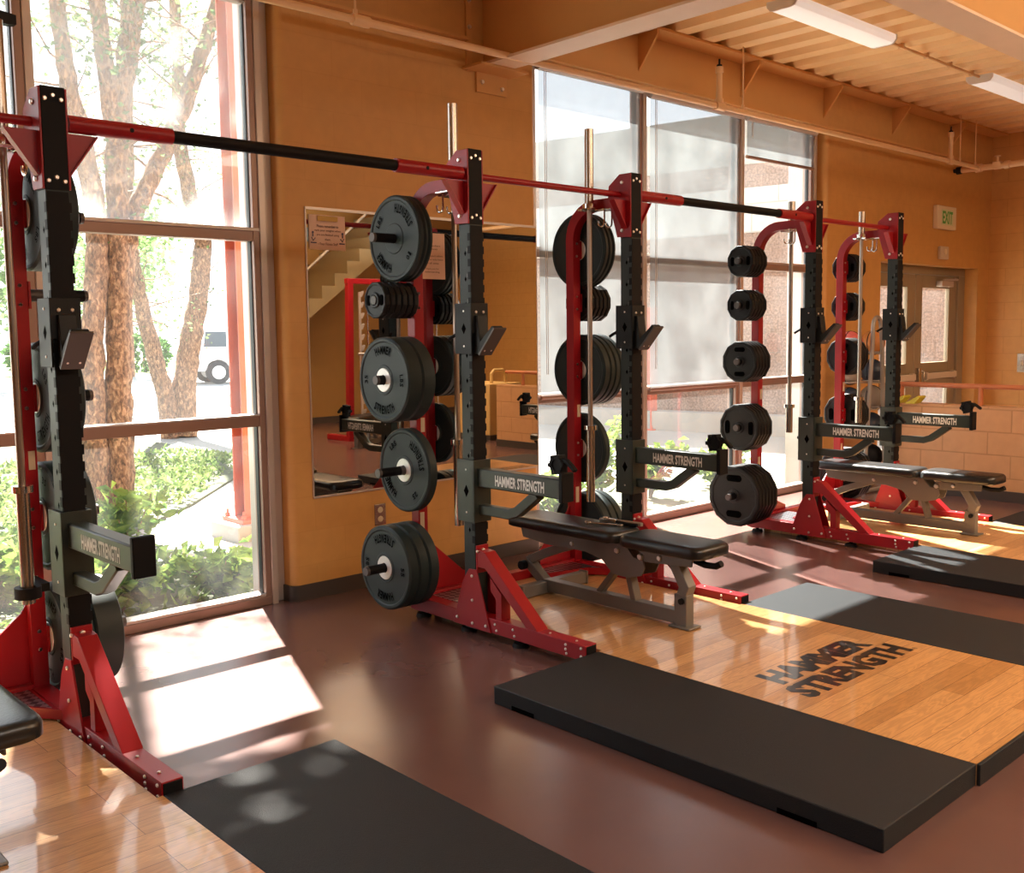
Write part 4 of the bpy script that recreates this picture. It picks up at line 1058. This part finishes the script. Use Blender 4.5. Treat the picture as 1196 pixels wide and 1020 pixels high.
# red steel columns of the canopy outside
def column(x, y, z0, z1, w, d, label, foot=True):
    r = empty('steel_column', (x, y, z0)); tag(r, label, 'column', 'red steel columns outside')
    h = z1-z0
    MB().box(-w/2, w/2, -d/2, -d/2+.014, 0, h).box(-w/2, w/2, d/2-.014, d/2, 0, h).box(-.007, .007, -d/2, d/2, 0, h).build('column_shaft', m_orange, r)
    if foot:
        MB().box(-w*.85, w*.85, -d*.95, d*.95, -.02, .012).build('base_plate', m_orange, r)
        bb_ = MB()
        for ex in (-1, 1):
            for ey in (-1, 1): bb_.cyl((ex*w*.7, ey*d*.75, .012), (ex*w*.7, ey*d*.75, .04), .022, 6).cyl((ex*w*.7, ey*d*.75, .04), (ex*w*.7, ey*d*.75, .07), .011, 8)
        bb_.build('anchor_bolts', m_orange, r)
        MB().box(-w*1.25, w*1.25, -d*1.3, d*1.3, G-z0-.1, -.02).build('concrete_footing', m_conc, r, bevel=.01)
column(.68, 3.42, .03, 4.6, .18, .17, 'red steel column on a concrete footing at the left window edge')
column(9.02, 6.35, G, 1.75, .15, .15, 'red steel column seen through the middle window bay')

# birches
def tree_birch(loc, stems, label, nleaf, twigs, lscale=1., crown=None):
    r = empty('birch_tree', loc); tag(r, label, 'tree', 'birch trees outside the left window')
    L = Vector(loc); tips = []
    for pts, r0, r1 in stems:
        pts = [Vector(p)-L for p in pts]
        # refine with a gentle wobble so that the bark reads as rough
        fine = []
        for i in range(len(pts)-1):
            for k in range(6): fine.append(pts[i].lerp(pts[i+1], k/6)+Vector((random.gauss(0, .006), random.gauss(0, .006), 0)))
        fine.append(pts[-1]); n = len(fine)
        MB().tube(fine, [r0+(r1-r0)*i/(n-1) for i in range(n)], 14, jit=.09).build('trunk', m_bark, r, smooth=50)
        tips.append(fine)
    tw = MB(); fo = MB()
    for q in range(twigs):
        fine = random.choice(tips); i = random.randint(len(fine)*2//5, len(fine)-1); p = fine[i]
        d = Vector((random.gauss(0, 1), random.gauss(0, 1), random.uniform(-.1, .9))).normalized(); ln = random.uniform(.6, 1.7)*lscale
        path = [p]; 
        for k in range(4): d = (d+Vector((random.gauss(0, .22), random.gauss(0, .22), random.gauss(0, .2)-.05))).normalized(); path.append(path[-1]+d*ln/4)
        tw.tube(path, [.014, .01, .007, .005, .003], 5)
        for k in range(nleaf//twigs):
            t = random.random()**.6*3.99; a = int(t); c = path[a].lerp(path[a+1], t-a)+Vector((random.gauss(0, .10), random.gauss(0, .10), random.gauss(-.03, .10)))
            fo.leaf(c, Vector((random.gauss(0, 1), random.gauss(0, 1), random.uniform(-1, .3))), random.uniform(.03, .05), random.uniform(.045, .08))
    if crown:  # unseen upper crown, underside sheared along the sun to shade the mat
        cc, cr_, nn = crown
        for k in range(nn):
            d = Vector((random.uniform(-1, 1), random.uniform(-1, 1), random.random()))
            fo.leaf(-L+Vector((cc[0]+d.x*cr_[0]*(1-.3*d.z), cc[1]+d.y*cr_[1]*(1-.3*d.z), cc[2]+d.z*cr_[2]+d.y*cr_[1]*(1-.3*d.z)*1.22)), Vector((random.gauss(0, 1), random.gauss(0, 1), random.uniform(-1, .3))), random.uniform(.11, .17), random.uniform(.16, .25))
    tw.build('twigs', m_bark, r); fo.build('foliage', m_leaf, r, smooth=0)
TB = [
 ([(.25, 5.4, -.12), (.27, 5.4, .85), (.29, 5.4, 1.37), (.38, 5.4, 2.11), (.38, 5.4, 2.51), (.29, 5.4, 3.12), (.19, 5.4, 3.60), (.14, 5.4, 4.21), (.1, 5.4, 5.2), (0, 5.4, 7.9)], .115, .05),
 ([(.46, 5.4, -.12), (.49, 5.4, .84), (.53, 5.4, 1.37), (.55, 5.4, 2.12), (.57, 5.4, 2.52), (.58, 5.4, 3.1), (.53, 5.4, 3.65), (.47, 5.4, 4.28), (.42, 5.4, 5.2), (.5, 5.4, 8.3)], .13, .05),
 ([(.57, 5.4, 2.9), (.66, 5.4, 3.52), (.72, 5.4, 4.04), (.80, 5.4, 5.2)], .10, .05),
 ([(.60, 5.4, 3.2), (.77, 5.42, 3.91), (.87, 5.45, 4.36), (1.0, 5.5, 5.2)], .07, .04),
 ([(.55, 5.5, 1.2), (.65, 5.5, 2.19), (.78, 5.5, 2.58), (1.04, 5.5, 3.05), (1.28, 5.5, 3.54), (1.50, 5.5, 4.11), (1.85, 5.5, 5.1)], .10, .06)]
tree_birch((.36, 5.4, -.11), TB, 'nearer birch clump with peeling tan bark outside the left window', 2200, 70, .9, crown=((.3, 5.5, 7.32), (2.6, 1.0, 1.7), 2500))
TB2 = [([(3.48, 11, -.1), (3.44, 11, .45), (3.31, 11, 1.0), (3.15, 11, 1.7), (3.05, 11, 2.35), (2.97, 11, 3.0), (3.05, 11, 3.9), (3.1, 11, 5.2)], .15, .05),
       ([(3.70, 11, -.1), (3.70, 11, .55), (3.84, 11, 1.25), (4.0, 11, 1.93), (4.12, 11, 2.8), (3.95, 11, 3.45), (3.80, 11, 4.3), (3.85, 11, 5.5), (3.8, 11, 6.6)], .19, .07)]
tree_birch((3.58, 11, -.11), TB2, 'farther forked birch outside the left window', 1500, 50, 1.5)

def far_tree(loc, h, rad, n, label, mat, group='background trees', trunk=.14, ls=(.18, .3), name='background_tree'):
    r = empty(name, loc); tag(r, label, 'tree', group)
    MB().tube([(0, 0, 0), (.05, 0, h*.4), (0, .05, h*.75)], [trunk, trunk*.75, trunk*.35], 8).build('trunk', m_bark, r)
    f = MB()
    blobs = [(Vector((random.gauss(0, rad*.45), random.gauss(0, rad*.45), h*random.uniform(.35, .92))), rad*random.uniform(.3, .55)) for _ in range(14)]
    for k in range(n):
        c, br = random.choice(blobs); d = Vector((random.gauss(0, 1), random.gauss(0, 1), random.gauss(0, .8))).normalized()
        p = c+d*br*random.uniform(.5, 1.05)
        f.leaf(p, Vector((random.gauss(0, 1), random.gauss(0, 1), random.uniform(-1, .5))), random.uniform(*ls)*.7, random.uniform(*ls))
    f.build('crown', mat, r, smooth=0)
far_tree((-1.8, 12, G), 5.5, 1.6, 600, 'loose green tree behind the birches at left edge', m_leaf3, ls=(.10, .17))
far_tree((1.2, 14, G), 6.0, 1.5, 420, 'airy pale green tree between the birch trunks', m_leaf3, ls=(.10, .17))
far_tree((6.0, 19, G), 5.0, 1.7, 800, 'leafy green tree behind the red column', m_leaf3, ls=(.12, .2))
far_tree((5.6, 30, G), 6.5, 2.6, 1500, 'round tree across the road, left of the farther birch', m_leaf3, ls=(.22, .36))
far_tree((12.4, 34, G), 7.0, 2.8, 1500, 'round tree across the road behind the white car', m_leaf3, ls=(.22, .36))
far_tree((9.3, 14.5, G), 8.9, 1.8, 2000, 'tall leafy tree seen through the blind beside the pier', m_leaf3, ls=(.16, .26))
for i, (x, y, h, rr, lab) in enumerate([(4.6, 37.5, 1.5, .9, 'round clipped bush across the road, leftmost'), (7.3, 38, 1.5, .9, 'round clipped bush across the road, second from left'),
                                      (10.2, 38.2, 1.6, .85, 'round clipped bush across the road between the birch stems'), (14.6, 38, 1.4, 1.0, 'clipped bush across the road behind the car'), (17.6, 38.5, 1.3, 1.0, 'clipped bush across the road, rightmost')]):
    r = empty('clipped_bush', (x, y, G)); tag(r, lab, 'bush', 'clipped bushes across the road')
    MB().tube([(0, 0, 0), (0, 0, h*.6)], .06, 6).build('stem', m_bark, r)
    f = MB()
    for k in range(420):
        d = Vector((random.gauss(0, 1), random.gauss(0, 1), random.gauss(0, 1))).normalized()
        f.leaf(Vector((0, 0, h*.55))+Vector((d.x*rr, d.y*rr, d.z*h*.5))*random.uniform(.75, 1), d+Vector((random.gauss(0, .6), random.gauss(0, .6), random.gauss(0, .6))), .2, .3)
    f.build('foliage', m_hedge, r, smooth=0)

# white car parked across the road
car = empty('white_car', (13.3, 26.2, G)); car.rotation_euler = (0, 0, math.radians(-14)); tag(car, 'white sport utility car parked outside behind the red column', 'car')
prof = [(-2.35, .42), (-2.38, .95), (-2.2, 1.12), (-1.98, 1.68), (-1.6, 1.78), (.1, 1.76), (.45, 1.66), (1.05, 1.12), (2.05, 1.0), (2.3, .85), (2.34, .42), (1.85, .38), (1.75, .62), (1.5, .76), (1.25, .70), (1.08, .38), (-1.05, .36), (-1.15, .64), (-1.4, .76), (-1.68, .66), (-1.78, .38)]
MB().prism(prof, 'y', -.88, .88).build('body', m_car, car, bevel=.08, seg=3)
for y in (-.885, .885):
    g = MB()
    for (a, b, c, d) in ((-1.85, -1.15, -1.78, -1.15), (-1.07, -.3, -1.07, -.3), (-.22, .78, -.22, .36)):
        g.add([(a, y, 1.15), (b, y, 1.15), (d, y, 1.62), (c, y, 1.62)], [(0, 1, 2, 3)])
    g.build('side_glass', m_carglass, car, smooth=0)
MB().add([(.5, -.74, 1.62), (.5, .74, 1.62), (1.02, .78, 1.16), (1.02, -.78, 1.16)], [(0, 1, 2, 3)], Matrix.Translation((.035, 0, .03))).build('windscreen', m_carglass, car, smooth=0)
for x in (-1.42, 1.47):
    for y in (-.80, .80):
        w = MB().mat(m_tyre).cyl((x, y-.12, .36), (x, y+.12, .36), .36, 24)
        w.mat(m_hub).cyl((x, y-.125, .36), (x, y+.125, .36), .21, 20)
        w.build('wheel', None, car)
for y in (-.98, .98): MB().box(.55, .72, y-.1, y+.1, 1.1, 1.24).build('wing_mirror', m_stripe, car, bevel=.03)

# neighbouring wing: split-face block with a pale smooth band, at an angle to the windows
def wingwall(name, z0, z1, mat, off=0., y1=11.5):
    m = MB().box(0, .4, -5.5, y1, z0, z1); o = m.build(name, mat); o.location = (9.55-off, 4.9, 0); o.rotation_euler = (0, 0, math.radians(10.8)); return struct(o)
wingwall('wall_outside_1', G-.1, 2.79, m_split)
wingwall('wall_outside_2', 2.79, 3.43, m_smooth, .015)
wingwall('wall_outside_3', 3.43, 3.76, m_split)
wingwall('trim_4', 3.76, 4.5, m_conc, .03)
struct(MB().box(-.9, -.02, -5.5, 11.5, G-.02, .18).build('kerb_outside', m_conc))
bpy.data.objects['kerb_outside'].location = (9.55, 4.9, 0); bpy.data.objects['kerb_outside'].rotation_euler = (0, 0, math.radians(10.8))
bpy.data.objects['kerb_outside'].scale = (.35, 1, 1)

# ================================================================== LIGHT
w = bpy.data.worlds.new('world'); bpy.context.scene.world = w; w.use_nodes = True
nt = w.node_tree; bg = nt.nodes['Background']
tc = nt.nodes.new('ShaderNodeTexCoord'); sp3 = nt.nodes.new('ShaderNodeSeparateXYZ'); cr = nt.nodes.new('ShaderNodeValToRGB')
nt.links.new(tc.outputs['Generated'], sp3.inputs[0]); nt.links.new(sp3.outputs['Z'], cr.inputs['Fac'])
cr.color_ramp.elements[0].position = 0; cr.color_ramp.elements[0].color = (1, .99, .97, 1)
cr.color_ramp.elements[1].position = .8; cr.color_ramp.elements[1].color = (.72, .85, 1, 1)
nt.links.new(cr.outputs['Color'], bg.inputs['Color']); bg.inputs['Strength'].default_value = 1.6

sun = bpy.data.lights.new('sun', 'SUN'); sun.energy = 38; sun.angle = .012; sun.color = (1, .93, .82)
so = bpy.data.objects.new('sun', sun); C.objects.link(so)
so.rotation_euler = Vector((-.316, -.82, -1)).to_track_quat('-Z', 'Y').to_euler()
def area(name, loc, sx, sy, e, col=(1, .93, .85), rot=(0, 0, 0)):
    l = bpy.data.lights.new(name, 'AREA'); l.shape = 'RECTANGLE'; l.size = sx; l.size_y = sy; l.energy = e; l.color = col
    o = bpy.data.objects.new(name, l); C.objects.link(o); o.location = loc; o.rotation_euler = rot; return o
area('fill_lamp', (-1.5, -5.0, 3.4), 4, 1.2, 70)  # unseen fill lights added behind the camera to brighten the room
area('fill_lamp', (4.5, -4.6, 3.4), 4, 1.2, 60)
area('ceiling_fill', (3.0, -5.0, 2.4), 6, 2.5, 270, rot=(PI, 0, 0))  # added fill aimed upwards to brighten deck and beams, no real fixture
for x0, x1, nm in ((-3.3, -.33, 'a'), (1.5, 5.0, 'b')):
    o = area('window_portal', ((x0+x1)/2, 1.30, 1.6), x1-x0, 3.2, 1, (1, 1, 1), (-PI/2, 0, 0)); o.data.cycles.is_portal = True

# ================================================================== CAMERA
f, cx, cy, yaw, pit, rol, X, Y, Z = 1185.5113, 601.3125, 496.4602, .750675, -.0922, -.0125, -3.0673, -3.5677, 1.4213
fw = Vector((math.sin(yaw)*math.cos(pit), math.cos(yaw)*math.cos(pit), math.sin(pit)))
rt = Vector((math.cos(yaw), -math.sin(yaw), 0)); upv = rt.cross(fw)
r2 = math.cos(rol)*rt+math.sin(rol)*upv; u2 = -math.sin(rol)*rt+math.cos(rol)*upv
cd = bpy.data.cameras.new('camera'); cam = bpy.data.objects.new('camera', cd); C.objects.link(cam)
mw = Matrix((r2, u2, -fw)).transposed().to_4x4(); mw.translation = Vector((X, Y, Z)); cam.matrix_world = mw
cd.sensor_fit = 'HORIZONTAL'; cd.sensor_width = 36; cd.lens = 36*f/1196
cd.shift_x = (598-cx)/1196; cd.shift_y = (cy-510)/1196
cd.clip_start = .05; cd.clip_end = 300
sc = bpy.context.scene; sc.camera = cam
sc.view_settings.view_transform = 'Standard'; sc.view_settings.look = 'None'; sc.view_settings.exposure = .95; sc.view_settings.gamma = 1.
sc.cycles.use_denoising = True
sc.cycles.max_bounces = 10; sc.cycles.diffuse_bounces = 5; sc.cycles.transparent_max_bounces = 16
sc.cycles.sample_clamp_indirect = 6
